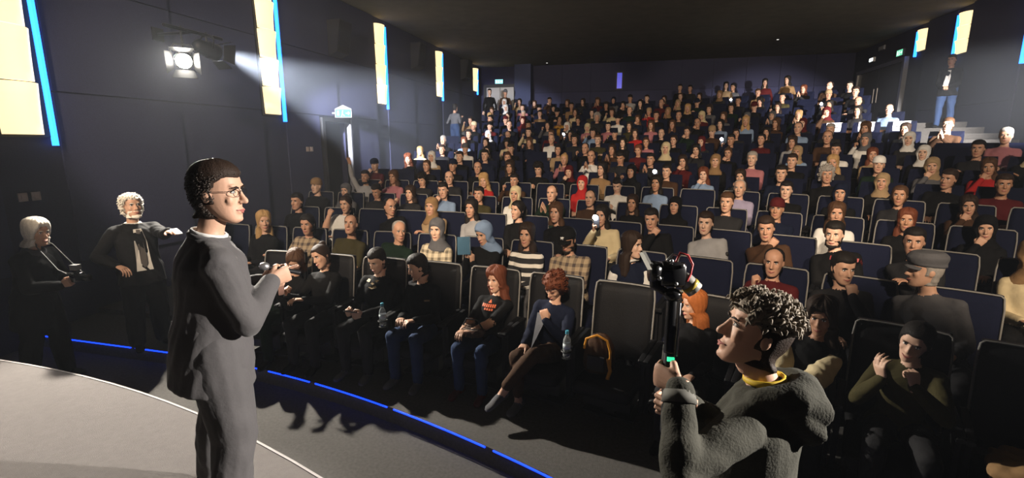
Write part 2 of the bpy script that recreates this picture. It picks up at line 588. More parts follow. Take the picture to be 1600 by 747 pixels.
exit_sign((XR - .06, 18.05, 5.12), -math.pi / 2, 'green exit sign over the double exit door beside the aisle')
em = empty('emergency_light', (XR - .05, 20.0, 5.22), -math.pi / 2)
tag(em, 'small white emergency light beside the green exit sign', 'light')
MB().box(-.16, .16, -.04, .03, -.07, .07).build('light_box', M_white, em)
MB().box(-.13, .13, -.05, -.04, -.05, .05).build('light_face', mat('emergency_white', (0.9, 0.9, 0.9), 0.4, emit=(0.9, 1, 0.95), estr=2.5), em)
nb = empty('notice_board', (XR - .03, 19.45, 5.50), -math.pi / 2)
tag(nb, 'small grey notice plate high above the double exit door', 'plate')
MB().box(-.20, .20, -.02, .02, -.07, .07).build('plate', M_steel, nb)
MB().box(-.18, .18, -.026, -.02, -.05, .05).build('plate_face', mat('dull_grey_face', (0.35, 0.36, 0.36), 0.5), nb)

M_spk = mat('speaker_cloth', (0.010, 0.010, 0.012), 0.9, 0.2, 90)
for i, (y, z) in enumerate(((10.45, 4.75), (14.65, 5.05), (19.0, 5.25))):
    r = empty('surround_speaker', (XL + .075, y, z))
    tag(r, 'black surround speaker hung between the ' + ['second and third', 'third and fourth', 'fourth and fifth'][i] + ' lamps of the exit sign wall', 'speaker', 'speakers on the exit sign wall')
    sp = MB().add([(0, -.24, -.38), (0, .24, -.38), (0, .24, .38), (0, -.24, .38), (.22, -.24, -.30), (.22, .24, -.30), (.34, .24, .38), (.34, -.24, .38)],
                  [(0, 3, 2, 1), (4, 5, 6, 7), (0, 1, 5, 4), (1, 2, 6, 5), (2, 3, 7, 6), (3, 0, 4, 7)])
    sp.build('cabinet', M_black, r)
    MB().add([(.225, -.21, -.27), (.225, .21, -.27), (.342, .21, .35), (.342, -.21, .35), (.235, -.21, -.27), (.235, .21, -.27), (.352, .21, .35), (.352, -.21, .35)],
             [(0, 3, 2, 1), (4, 5, 6, 7), (0, 1, 5, 4), (1, 2, 6, 5), (2, 3, 7, 6), (3, 0, 4, 7)]).build('grille', M_spk, r)
    MB().box(-.02, .02, -.05, .05, -.1, .1).build('wall_bracket', M_blackmetal, r)
for (y, z, lab) in ((9.30, 2.29, 'small double switch plate on the wall before the side doorway'), (4.12, 1.79, 'small double socket plate on the wall behind the white haired couple')):
    r = empty('switch_plate', (XL + .055, y, z))
    tag(r, lab, 'plate')
    for dy in (-.065, .065):
        MB().box(0, .012, dy - .045, dy + .045, -.05, .05).build('plate', mat('ivory_plate', (0.45, 0.38, 0.36), 0.5), r)
        MB().box(.012, .02, dy - .02, dy + .02, -.025, .025).build('rocker', mat('ivory_rocker', (0.5, 0.42, 0.40), 0.5), r)
for i, (x, y) in enumerate(((-3.9, 20.9), (4.13, 18.2))):
    r = empty('ceiling_downlight', (x, y, ZC))
    tag(r, ['small dim downlight in the ceiling near the grey double door', 'small dim downlight in the ceiling above the standing back row'][i], 'light')
    MB().loft([((0, 0, -.02), (.07, 0, 0), (0, .07, 0)), ((0, 0, 0), (.08, 0, 0), (0, .08, 0))], 16).build('trim_ring', M_blackmetal, r)
    MB().loft([((0, 0, -.03), (.03, 0, 0), (0, .03, 0)), ((0, 0, -.02), (.035, 0, 0), (0, .035, 0))], 12).build('lens', mat('dim_lens', (0.8, 0.8, 0.8), 0.4, emit=(1, .97, .9), estr=1.0), r)

# ------------------------------------------------------------------ spotlights on the left wall
def spotlight(loc, aim, lens_mat, label, barn=True):
    d = (Vector(aim) - Vector(loc)).normalized()
    r = empty('stage_spotlight', loc)
    tag(r, label, 'spotlight', 'spotlights on the wall bracket')
    q = d.to_track_quat('-Y', 'Z').to_matrix().to_4x4()
    body = MB().loft([((0, y, 0), (a, 0, 0), (0, 0, a)) for y, a in ((-.16, .115), (-.155, .12), (0, .12), (.02, .105), (.16, .10), (.20, .06), (.22, .03))], 20)
    body.build('housing', M_blackmetal, r, M=q, smooth=True)
    MB().loft([((0, y, 0), (a, 0, 0), (0, 0, a)) for y, a in ((-.172, .07), (-.168, .098), (-.158, .10))], 20).build('lens', lens_mat, r, M=q)
    yk = MB().tube([(-.15, .02, 0), (-.155, .02, .12), (-.10, .02, .19), (.10, .02, .19), (.155, .02, .12), (.15, .02, 0)], .012, 8)
    yk.build('yoke', M_blackmetal, r, M=q)
    if barn:
        for sx, sz in ((0, 1), (0, -1), (1, 0), (-1, 0)):
            if sz:
                fl = MB().add([(-.11, -.165, sz * .12), (.11, -.165, sz * .12), (.15, -.30, sz * .20), (-.15, -.30, sz * .20)], [(0, 1, 2, 3)])
            else:
                fl = MB().add([(sx * .12, -.165, -.11), (sx * .12, -.165, .11), (sx * .20, -.30, .15), (sx * .20, -.30, -.15)], [(0, 1, 2, 3)])
            o = fl.build('barn_door', M_blackmetal, r, M=q)
            o.modifiers.new('thick', 'SOLIDIFY').thickness = .004
    return r
M_hot = mat('lit_lens', (1, 1, 1), 0.2, emit=(1.0, 0.93, 0.80), estr=45.0)
M_hotb = mat('lit_lens_cool', (1, 1, 1), 0.2, emit=(0.9, 0.94, 1.0), estr=30.0)
spotlight(SPOT_L + Vector((0, 0, -.08)), (-1.6, 1.0, 1.4), M_hot, 'glaring lit stage spotlight with open barn doors facing the stage')
spotlight(SPOT_L + Vector((.0, .42, .12)), (-5.2, 13.9, 2.55), M_hotb, 'dark spotlight turned away, throwing a pale beam over the back rows')
bk = empty('spotlight_bracket', (XL + .06, SPOT_L.y + .2, 3.98))
tag(bk, 'black pipe bracket holding the two wall spotlights', 'bracket')
MB().tube([(SPOT_L.x - XL - .06, -.45, 0), (SPOT_L.x - XL - .06, .5, 0)], .024, 10).build('pipe', M_blackmetal, bk)
MB().tube([(0, 0, 0), (SPOT_L.x - XL - .06, 0, 0)], .022, 10).build('arm', M_blackmetal, bk)
MB().box(-.06, .01, -.09, .09, -.09, .09).build('wall_plate', M_blackmetal, bk)
for dy, dz in ((-.2, -.08), (.22, .04)):
    MB().tube([(SPOT_L.x - XL - .06, dy, .03), (SPOT_L.x - XL - .06, dy, -.26 + dz)], .014, 8).build('clamp', M_blackmetal, bk)

# ================================================================== PEOPLE
# body-local frame: the person faces -Y, up is +Z, +X is the person's left
SKIN, TOP, LEGS, SHOE, EYE, DARK, BROW, LIP = range(8)
HZ = np.array([-.125, -.118, -.105, -.085, -.062, -.035, -.010, .015, .035, .060, .085, .105, .120, .128])
HW = np.array([.012, .030, .045, .056, .063, .068, .072, .075, .0765, .0765, .072, .060, .040, .014])
HF = np.array([.074, .086, .091, .091, .091, .090, .089, .085, .091, .091, .082, .064, .040, .012])
HB = np.array([.050, .030, .000, -.035, -.068, -.090, -.100, -.105, -.107, -.106, -.098, -.080, -.055, -.022])

def head_ring(z, jaw=1.0):
    w = np.interp(z, HZ, HW); f = np.interp(z, HZ, HF); b = np.interp(z, HZ, HB)
    if z < -.02: w = w * (1 - (1 - jaw) * min(1, (-.02 - z) / .06))
    return w, f, b

def rotm(yaw=0, pitch=0, roll=0):
    return np.array(Matrix.Rotation(yaw, 3, 'Z') @ Matrix.Rotation(roll, 3, 'Y') @ Matrix.Rotation(pitch, 3, 'X'))

def make_head(vox=0.006, jaw=1.0, nose=1.0, smile=False):
    mb = MB()
    secs = []
    for z in np.linspace(-.125, .128, 26):
        w, f, b = head_ring(z, jaw)
        secs.append(((0, -(f + b) / 2, z), (w, 0, 0), (0, -(f - b) / 2, 0)))
    mb.loft(secs, 26, SKIN, power=2.25)
    # nose, brow ridge, cheeks, chin
    mb.tube([(0, -.084, .030), (0, -.100, -.004), (0, -.112 - .004 * (nose - 1), -.026)], [.0075 * nose, .0095 * nose, .0125 * nose], 10, SKIN)
    for s in (-1, 1):
        mb.ball((s * .011, -.098, -.030), (.008 * nose, .010, .008), 8, 6, SKIN)
        mb.ball((s * .038, -.066, -.020), (.022, .019, .026), 10, 8, SKIN)
        mb.ball((s * .030, -.078, .040), (.022, .014, .009), 10, 6, SKIN)
        mb.ball((s * .078, .010, -.002), (.010, .020, .031), 10, 8, SKIN)
    mb.ball((0, -.084, -.104), (.020, .013, .014), 10, 6, SKIN)
    mb.ball((0, -.090, -.068), (.026, .010, .016), 10, 6, SKIN)
    mb.tube([(0, .012, -.06), (0, .022, -.10)], [.055 * (0.5 + jaw / 2), .052 * (0.5 + jaw / 2)], 16, SKIN)
    h = remesh(mb, vox, 3)
    # eyes, brows, lips
    for s in (-1, 1):
        h.ball((s * .031, -.0775, .014), (.0135, .010, .0075), 10, 7, EYE)
        h.ball((s * .031, -.0835, .014), (.0060, .0055, .0060), 8, 6, DARK)
        h.tube([(s * .016, -.096, .031), (s * .032, -.0955, .036), (s * .048, -.083, .031)], [.003, .0042, .0022], 6, BROW)
        h.tube([(s * .016, -.0855, .022), (s * .031, -.0885, .0245), (s * .046, -.0795, .018)], [.0016, .0024, .0014], 6, DARK)
    up = .005 if smile else 0.0
    h.tube([(-.026, -.088, -.064 + up), (-.010, -.0995, -.066), (.010, -.0995, -.066), (.026, -.088, -.064 + up)], [.0025, .0048, .0048, .0025], 6, LIP)
    h.tube([(-.023, -.089, -.068 + up), (0, -.099, -.074), (.023, -.089, -.068 + up)], [.002, .0058, .002], 6, LIP)
    if False:
        h.tube([(-.020, -.0945, -.0665), (0, -.1035, -.070), (.020, -.0945, -.0665)], [.0022, .0032, .0022], 6, EYE)
    return h

def make_hand(kind, vox=0.006):
    """right hand: wrist at the origin, fingers along -Z, palm faces +Y, thumb at +X"""
    mb = MB()
    mb.loft([((0, 0, .03), (.026, 0, 0), (0, .020, 0)), ((0, 0, 0), (.027, 0, 0), (0, .018, 0)), ((.002, 0, -.035), (.038, 0, 0), (0, .016, 0)),
             ((.002, 0, -.075), (.043, 0, 0), (0, .014, 0)), ((.002, 0, -.092), (.040, 0, 0), (0, .011, 0))], 14, 0)
    mb.ball((.024, .008, -.03), (.018, .014, .030), 10, 8, 0)
    curls = {'relaxed': (25, 30, 20), 'grip': (70, 80, 45), 'flat': (6, 8, 5), 'point': (80, 90, 50)}[kind]
    lens = [(.040, .026, .020), (.045, .029, .021), (.042, .027, .021), (.033, .020, .018)]
    for i, x in enumerate((.031, .0105, -.0105, -.0305)):
        L = lens[i]
        c = (4, 5, 3) if (kind == 'point' and i == 0) else curls
        p = np.array((x, 0, -.085)); a = 0.0
        sp = math.radians((i - 1.5) * (-3 if kind != 'grip' else 0))
        pts = [p + (0, 0, .02), p]
        for l, cc in zip(L, c):
            a += math.radians(cc + i * 2)
            p = p + l * np.array((math.sin(sp), math.sin(a), -math.cos(a)))
            pts.append(p)
        mb.tube(pts, [.0095, .0095, .0088, .0080, .0068], 9, 0)
    if kind == 'grip':
        th = [(.026, .010, -.020), (.046, .030, -.045), (.040, .052, -.062), (.022, .060, -.070)]
    else:
        th = [(.026, .006, -.015), (.048, .016, -.040), (.058, .022, -.066), (.060, .026, -.090)]
    mb.tube(th, [.014, .0125, .0105, .008], 9, 0)
    return remesh(mb, vox, 2)

HEADS, HANDS = {}, {}
def head_mb(kind, fine=False):
    key = (kind, fine)
    if key not in HEADS:
        v = 0.0045 if fine else 0.0082
        HEADS[key] = make_head(v, {'m': 1.0, 'f': .88}[kind[0]], {'m': 1.08, 'f': .9}[kind[0]], 's' in kind)
    return HEADS[key]
def hand_mb(kind, fine=False):
    key = (kind, fine)
    if key not in HANDS:
        HANDS[key] = make_hand(kind, 0.0036 if fine else 0.0065)
    return HANDS[key]

def nrm(v):
    v = np.array(v, float)
    return v / (np.linalg.norm(v) + 1e-9)

def ik(a, b, l1, l2, hint):
    a, b = np.array(a, float), np.array(b, float)
    d = b - a
    L = np.linalg.norm(d)
    Lc = min(L, (l1 + l2) * .985)
    b = a + d / L * Lc
    x = (l1 * l1 - l2 * l2 + Lc * Lc) / (2 * Lc)
    h = math.sqrt(max(l1 * l1 - x * x, 0))
    u = d / L
    w = np.array(hint, float); w = w - u * (w @ u); w = nrm(w)
    return a + u * x + w * h, b

def hand_matrix(wrist, elbow, side, palm, bend_dir=None):
    """frame for the hand: fingers along the forearm (or bend_dir), palm normal near `palm`"""
    d = nrm(np.array(wrist) - np.array(elbow)) if bend_dir is None else nrm(bend_dir)
    z = -d
    y = np.array(palm, float); y = y - z * (y @ z)
    if np.linalg.norm(y) < 1e-3: y = np.array((0, 1.0, 0.2)) - z * ((np.array((0, 1.0, 0.2))) @ z)
    y = nrm(y)
    x = np.cross(y, z)
    if side > 0: x = -x                    # mirror for the left hand
    M = np.eye(4)
    M[:3, 0], M[:3, 1], M[:3, 2], M[:3, 3] = x, y, z, wrist
    return M

class Pose:
    pass

def skeleton(sit=True, recline=12, lean=0, twist=0, head=(0, 0, 0), wl=None, wr=None, hl='relaxed', hr='relaxed', el=None, er=None,
             pl=(0, 0, -1), pr=(0, 0, -1), dl=None, dr=None, knees=None, ankles=None, build=1.0, hipz=None, slump=0, toes=None, headshift=(0, 0, 0)):
    p = Pose()
    p.sit, p.build = sit, build
    hz = hipz if hipz else (.505 if sit else .93)
    p.hip = np.array((0, 0, hz))
    R1 = rotm(0, math.radians(-recline), math.radians(lean))
    R2 = rotm(math.radians(twist), math.radians(-recline + slump), math.radians(lean))
    p.R1, p.R2 = R1, R2
    p.up1, p.up2 = R1 @ (0, 0, 1), R2 @ (0, 0, 1)
    p.mid = p.hip + p.up1 * .20
    p.neck = p.mid + p.up2 * .30
    p.sh = {s: p.mid + p.up2 * .200 + R2 @ (s * .170 * build, 0, 0) for s in (-1, 1)}
    hy, hp, hr_ = (math.radians(a) for a in head)
    Rh = rotm(hy, hp, hr_)
    p.headM = np.eye(4)
    p.headM[:3, :3] = Rh
    p.headM[:3, 3] = p.neck + p.up2 * .075 + np.array((0, -.012, .085)) + Rh @ (0, -.02, .0) + np.array(headshift)
    p.wr, p.el, p.hm = {}, {}, {}
    for s, w, hint, kind, palm, dd in ((1, wl, el, hl, pl, dl), (-1, wr, er, hr, pr, dr)):
        if w is None: w = (s * .07, -.28, .66) if sit else (s * .27, -.03, .82)
        e, w2 = ik(p.sh[s], w, .285, .255, hint or (s * .42, .35, -1))
        p.el[s], p.wr[s] = e, w2
        p.hm[s] = (kind, hand_matrix(w2, e, s, palm, dd))
    kn = knees or ({1: (.13, -.45, .530), -1: (-.13, -.45, .530)} if sit else {1: (.11, -.02, .50), -1: (-.11, -.02, .50)})
    an = ankles or ({1: (.13, -.43, .10), -1: (-.13, -.43, .10)} if sit else {1: (.12, .03, .09), -1: (-.12, .03, .09)})
    p.kn = {s: np.array(kn[s], float) for s in (1, -1)}
    p.an = {s: np.array(an[s], float) for s in (1, -1)}
    p.toe = toes or {1: (.12, -1, 0), -1: (-.12, -1, 0)}
    return p

TORSO = [(-.10, .085, .075, 0), (-.05, .150, .115, 0), (.02, .168, .125, 0), (.11, .150, .115, -.004), (.20, .150, .115, -.008), (.30, .166, .122, -.006),
         (.365, .170, .112, .0), (.415, .140, .092, .004), (.448, .096, .070, .010), (.470, .070, .058, .012), (.480, .045, .042, .012)]
def torso(mb, p, grow=0.0, t=TOP, secs=TORSO, lo=-1.0, hi=1.0, n=22, power=2.3):
    out = []
    for tt, a, b, off in secs:
        if tt < lo or tt > hi: continue
        if tt < .20:
            c, R = p.hip + p.up1 * tt, p.R1
        else:
            c, R = p.mid + p.up2 * (tt - .20), p.R2
        if .08 < tt < .32:
            k = (tt - .08) / .24
            R = p.R1 * (1 - k) + p.R2 * k
        a = a * p.build + grow; b = b * (.5 + .5 * p.build) + grow
        out.append((c + R @ (0, off, 0), R @ (a, 0, 0), R @ (0, b, 0)))
    mb.loft(out, n, t, power=power)

def arm(mb, p, s, grow=0.0, t=TOP, t2=None, stop=1.0):
    a, e, w = p.sh[s], p.el[s], p.wr[s]
    inn = p.mid + p.up2 * .195 + p.R2 @ (s * .09, 0, 0)
    g = grow
    mb.tube([p.mid + p.up2 * .246 + p.R2 @ (s * .050, .012, 0), p.mid + p.up2 * .226 + p.R2 @ (s * .105, .008, 0), a + p.up2 * .010], [.032 + g, .040 + g, .050 + g], 12, t)
    mb.tube([inn, a, a * .55 + e * .45, e], [.058 + g, .058 + g, .050 + g, .043 + g], 12, t)
    we = e + (w - e) * stop
    mb.tube([e, e * .65 + w * .35, we], [.043 + g, .044 + g, (.031 if stop > .9 else .036) + g], 12, t if t2 is None else t2)

def leg(mb, p, s, grow=0.0, t=LEGS, stop=1.0):
    h = p.hip + p.R1 @ (s * .088, 0, -.015)
    k, a = p.kn[s], p.an[s]
    g = grow
    mb.tube([h, h * .5 + k * .5, k], [.096 + g, .080 + g, .062 + g], 14, t)
    ae = k + (a - k) * stop
    mb.tube([k, k * .68 + a * .32 + np.array((0, .012, 0)), ae], [.061 + g, .059 + g, .045 + g], 12, t)

def shoe(mb, p, s, t=SHOE):
    a = p.an[s]
    d = nrm(p.toe[s]); r = np.array((-d[1], d[0], 0))
    z = np.array((0, 0, 1.0))
    b = a - z * .045
    ss = [(-.085, .022, .030, .0), (-.07, .034, .045, .006), (-.02, .037, .050, .010), (.05, .040, .036, -.004), (.11, .047, .028, -.012), (.155, .040, .022, -.018), (.18, .018, .012, -.024)]
    mb.loft([(b + d * x + z * (dz), r * w, z * h) for x, w, h, dz in ss], 14, t, power=2.6)

def make_body(p, head='m', vox=.013, fine=False, sleeves=True, hem=0.0, foldamt=.006, seed=0.0, grow=.006, anklestop=1.0, skirt=False):
    mb = MB()
    torso(mb, p, grow, TOP)
    nr = .054 if head[0] == 'm' else .048
    mb.tube([p.mid + p.up2 * .215 + p.R2 @ (0, .010, 0), p.neck + p.R2 @ (0, .006, 0), p.headM[:3, 3] + p.headM[:3, :3] @ (0, .018, -.075)], [.058, nr, nr], 14, SKIN)
    for s in (1, -1):
        arm(mb, p, s, grow, TOP, None if sleeves else SKIN)
        leg(mb, p, s, .008, LEGS, anklestop)
        if anklestop < 1: mb.tube([p.kn[s] * .4 + p.an[s] * .6, p.an[s] - np.array((0, 0, .03))], [.043, .036], 10, SKIN)
        shoe(mb, p, s)
    b = remesh(mb, vox, 3, foldamt, seed=seed)
    cen = np.array([np.mean([b.v[i] for i in f], axis=0) for f in b.f]) - p.hip
    al, fw = cen @ p.up1, cen @ (p.R1 @ (0, -1, 0))
    for i, t in enumerate(b.t):
        if t == LEGS and ((p.sit and al[i] > -.02 and fw[i] < .10) or (not p.sit and al[i] > -.07)): b.t[i] = TOP
        if t == TOP and al[i] < -.06 and i < len(al) and fw[i] < .2 and abs(cen[i][0]) < .14 and p.sit: b.t[i] = LEGS
    b.join(head_mb(head, fine), p.headM)
    for s in (1, -1):
        kind, M = p.hm[s]
        b.join(hand_mb(kind, fine), M, {0: SKIN})
    return b

# ------------------------------------------------------------------ hair, scarves, hats (head-local)
def head_shell(thick, zlo=-.12, ztop=.128, rows=26, cols=44, groove=0.0, gfreq=26, seed=0, below=None):
    """closed shell around the head; thick(z, theta) is the offset from the skin (negative: under the skin)"""
    vs, fs = [], []
    rs = np.random.default_rng(seed)
    ph = rs.uniform(0, 6.28, 4)
    zs = list(np.linspace(ztop, max(zlo, -.115), rows))
    if zlo < -.115: zs += list(np.linspace(-.13, zlo, 10))
    for z in zs:
        for k in range(cols):
            th = 2 * math.pi * k / cols            # 0 = front
            zz = max(z, -.115)
            w, f, b = head_ring(zz)
            m, d = (f + b) / 2, (f - b) / 2
            if z < -.04:                               # behind the jaw the shell keeps the width of the head
                q = min(1, (-.04 - z) / .05)
                w = w * (1 - q) + .070 * q; m = m * (1 - q) + (-.022) * q; d = d * (1 - q) + .070 * q
            x, y = w * math.sin(th), -(m + d * math.cos(th))
            n = np.array((x, y + m * .6, max(z, 0.0)))
            n /= np.linalg.norm(n) + 1e-9
            t = thick(z, th if th <= math.pi else th - 2 * math.pi)
            if groove and t > 0:
                t += groove * (math.sin(gfreq * th + ph[0] + 18 * z) + .6 * math.sin(gfreq * 1.7 * th + ph[1] - 25 * z)) * min(1, t / .01)
            vs.append(np.array((x, y, z)) + n * t)
    m = len(zs)
    for i in range(m - 1):
        for k in range(cols):
            k2 = (k + 1) % cols
            fs.append((i * cols + k, (i + 1) * cols + k, (i + 1) * cols + k2, i * cols + k2))
    vs.append(np.array((0, .01, zs[0] + max(thick(zs[0], 2.0), 0) + .003)))
    vs.append(np.array((0, .03, zs[-1])))
    for k in range(cols):
        k2 = (k + 1) % cols
        fs.append((m * cols, k, k2))
        fs.append((m * cols + 1, (m - 1) * cols + k2, (m - 1) * cols + k))
    return MB().add(vs, fs)

def sstep(a, b, x):
    t = min(1, max(0, (x - a) / (b - a)))
    return t * t * (3 - 2 * t)

def hair_mesh(style, seed=0):
    if style == 'short':
        def th(z, a):
            aa = abs(a)
            line = .074 if aa < .8 else (.074 - (aa - .8) * .055 if aa < 1.25 else .049 - (aa - 1.25) * .52 if aa < 1.42 else -.038 - max(0, aa - 1.7) * .12)
            q = sstep(line - .012, line + .012, z)
            return -.012 + q * (.012 + .010 + .012 * sstep(.04, .12, z))
        return head_shell(th, -.10, groove=.0018, gfreq=19, seed=seed)
    if style == 'fringe':
        def th(z, a):
            aa = abs(a)
            line = .04 if aa < 1.2 else (-.03 if aa < 1.8 else -.08)
            q = sstep(line - .012, line + .012, z) * (1 - sstep(.05, .08, z))
            return -.012 + q * .021
        return head_shell(th, -.10, seed=seed)
    if style == 'receding':
        def th(z, a):
            aa = abs(a)
            line = .135 if aa < 1.0 else .135 - (aa - 1.0) * .28 if aa < 1.5 else (-.03 if aa < 1.8 else -.08)
            q = sstep(line - .015, line + .015, z)
            return -.012 + q * .021
        return head_shell(th, -.10, groove=.0012, gfreq=21, seed=seed)
    if style in ('bob', 'long', 'wavy', 'straight', 'shortbob'):
        low = {'bob': -.17, 'long': -.31, 'wavy': -.24, 'straight': -.33, 'shortbob': -.125}[style]
        vol = {'bob': .020, 'long': .016, 'wavy': .030, 'straight': .018, 'shortbob': .026}[style]
        def th(z, a):
            aa = abs(a)
            part = .010 * math.exp(-(a * 3) ** 2)
            line = .080 if aa < .4 else .080 - (aa - .4) * .155
            edge = (1.0 if style != 'straight' else .62) + .12 * math.sin(9 * z)
            if z > -.05: q = sstep(line - .014, line + .014, z) if aa < 1.25 else 1.0
            else: q = sstep(edge - .18, edge + .18, aa)
            base = vol + .012 * sstep(.02, .11, z) - part
            if z < -.05: base += (.020 * sstep(-.05, -.13, z) + .04 * max(0, -.09 - z)) * sstep(.9, 1.4, aa)
            if style == 'wavy': base += .010 * math.sin(34 * z + 2 * a)
            front_in = -.05 if z < -.10 else -.012
            return front_in + q * (base - front_in)
        return head_shell(th, low, rows=28, cols=56, groove=.0028, gfreq=17, seed=seed)
    if style in ('bun', 'ponytail'):
        def th(z, a):
            aa = abs(a)
            line = .080 if aa < .5 else .080 - (aa - .5) * .115 if aa < 1.5 else -.075
            q = sstep(line - .012, line + .012, z)
            return -.012 + q * .024
        mb = head_shell(th, -.10, groove=.0014, gfreq=23, seed=seed)
        if style == 'bun':
            mb.ball((0, .075, .125), (.042, .042, .036), 14, 10)
        else:
            mb.tube([(0, .115, .05), (0, .155, .02), (0, .165, -.07), (0, .15, -.18)], [.022, .030, .028, .012], 12)
        return mb
    if style == 'curly':
        def th(z, a):
            aa = abs(a)
            line = .066 if aa < .8 else .066 - (aa - .8) * .14
            q = sstep(line - .014, line + .014, z)
            return -.012 + q * .040
        mb = head_shell(th, -.10, groove=.003, gfreq=15, seed=seed)
        rs = np.random.default_rng(seed)
        base = np.array(mb.v); idx = [i for i, v in enumerate(base) if np.linalg.norm((v - (0, .01, .03)) * (1, .8, .9)) > .098 and (v[2] > .06 or v[1] > .02)]
        for i in rs.choice(idx, min(150, len(idx)), replace=False):
            c = base[i]; r = rs.uniform(.011, .019)
            mb.ball(c + rs.normal(0, .004, 3), (r, r, r * rs.uniform(.8, 1.3)), 7, 5)
        return mb
    if style == 'scarf':
        def th(z, a):
            face = (a / .95) ** 2 + ((z + .022) / .092) ** 2
            q = sstep(.85, 1.15, face) if abs(a) < 1.4 else 1.0
            t = .016 + .010 * sstep(.0, .12, z) + .004 * math.sin(30 * z + 3 * a) + .014 * math.exp(-((abs(a) - 1.5) / .35) ** 2 - (z / .04) ** 2)
            return -.014 + q * (.014 + t)
        mb = head_shell(th, -.12, cols=52, seed=seed)
        mb.loft([((0, y, z), (a, 0, 0), (0, b, 0)) for z, y, a, b in ((-.085, -.002, .060, .070), (-.11, .0, .078, .085), (-.14, .012, .090, .095), (-.18, .022, .115, .105), (-.225, .03, .150, .118), (-.255, .03, .165, .120), (-.26, .03, .10, .08))], 26)
        return mb
    if style in ('cap', 'flatcap', 'beanie'):
        def th(z, a):
            line = {'cap': .052, 'flatcap': .050, 'beanie': .040}[style] - (.03 * (abs(a) / math.pi))
            q = sstep(line - .006, line + .006, z)
            t = {'cap': .018, 'flatcap': .022 + .022 * sstep(.05, .08, z) * (1 - sstep(.10, .128, z)), 'beanie': .018 + .012 * sstep(.06, .12, z)}[style]
            return -.014 + q * (.014 + t)
        return head_shell(th, -.02, rows=30, seed=seed)
    if style == 'beard':
        def th(z, a):
            aa = abs(a)
            mouth = (a / .34) ** 2 + ((z + .069) / .014) ** 2
            q = sstep(-.034, -.052, z) * (1 if aa < .95 else sstep(1.35, 1.0, aa)) * sstep(.7, 1.3, mouth)
            return -.012 + q * (.012 + .012)
        mb = head_shell(th, -.115, ztop=-.02, rows=18, groove=.0014, seed=seed)
        mb.tube([(-.03, -.070, -.105), (0, -.088, -.112), (.03, -.070, -.105)], [.018, .024, .018], 10)
        return mb
    raise KeyError(style)

HAIRM = {}
def hair_data(style, seed=0):
    key = (style, seed)
    if key not in HAIRM:
        HAIRM[key] = hair_mesh(style, seed).mesh('hair_' + style, True)
    return HAIRM[key]

HAIRCOL = {'black': (.008, .006, .005), 'dark brown': (.020, .011, .007), 'brown': (.055, .026, .012), 'auburn': (.10, .028, .012), 'blond': (.34, .21, .09),
           'grey': (.25, .23, .21), 'white': (.75, .70, .62), 'ginger': (.33, .10, .025)}
def hair_mat(c):
    return mat('hair_' + c.replace(' ', '_'), HAIRCOL[c], .62, .3, 60, .3, 180, spec=.2)
SKINS = [(.46, .27, .185), (.40, .22, .145), (.52, .33, .24), (.34, .18, .11), (.27, .14, .085)]
def skin_mat(i):
    m = mat(f'skin_tone_{i}', SKINS[i], .55, .08, 25, .05, 120, spec=.35)
    b = m.node_tree.nodes['Principled BSDF']
    b.inputs['Subsurface Weight'].default_value = 0.0
    return m
M_eye = mat('eye_white', (.62, .60, .57), .3)
M_pupil = mat('eye_dark', (.010, .008, .007), .25)
M_lip = mat('lips', (.30, .10, .085), .5)
CLOTHCOL = {'black': (.012, .012, .013), 'charcoal': (.035, .035, .038), 'navy': (.014, .020, .045), 'grey': (.14, .14, .15), 'light grey': (.36, .36, .37), 'white': (.66, .65, .63),
            'cream': (.58, .50, .34), 'beige': (.36, .27, .17), 'brown': (.085, .048, .028), 'olive': (.075, .066, .030), 'maroon': (.11, .018, .020), 'red': (.40, .035, .035),
            'pink': (.42, .20, .22), 'denim blue': (.045, .075, .15), 'light blue': (.25, .33, .46), 'mustard': (.45, .26, .05), 'dark green': (.016, .035, .022), 'lilac': (.36, .33, .44), 'tan': (.30, .20, .11)}
def cmat(c):
    if c == 'striped': return pattern_mat('cloth_striped', (.015, .015, .017), (.60, .57, .52), 'stripe')
    if c == 'plaid': return pattern_mat('cloth_plaid', (.30, .23, .15), (.06, .045, .04), 'plaid')
    if c == 'camouflage': return pattern_mat('cloth_camouflage', (.42, .36, .26), (.10, .085, .06), 'plaid')
    return cloth(c.replace(' ', '_'), tuple(.9 * v ** 1.25 for v in CLOTHCOL[c]))
HAT_NAMES = {'scarf': 'headscarf', 'cap': 'baseball_cap', 'flatcap': 'flat_cap', 'beanie': 'knitted_hat'}

def body_mats(skin, top, legs, shoes, hair):
    return [skin_mat(skin), cmat(top), cmat(legs), cmat(shoes), M_eye, M_pupil, hair_mat(hair) if hair in HAIRCOL else hair_mat('black'), M_lip]

def person(me, headM, loc, rz, label, group, mats, style, haircol, hatcol=None, scale=1.0, beard=None, seed=0):
    o = link('person', me, None, loc)
    o.rotation_euler = (0, 0, rz)
    o.scale = (scale,) * 3
    set_mats(o, mats)
    tag(o, label, 'person', group)
    M = Matrix(headM.tolist())
    def child(name, data, m):
        c = link(name, data, o, M=M)
        set_mats(c, [m])
        return c
    if style in HAT_NAMES:
        h = child(HAT_NAMES[style], hair_data(style, seed), cmat(hatcol or 'black'))
        if style in ('cap', 'flatcap'):
            child('hair', hair_data('fringe', 0), hair_mat(haircol))
            v = hair_data_visor(style)
            vo = link('visor', v, h)
            set_mats(vo, [cmat(hatcol or 'black')])
    elif style != 'bald':
        child('hair', hair_data(style, seed), hair_mat(haircol))
    if beard:
        child('beard', hair_data('beard', 0), hair_mat(beard))
    return o

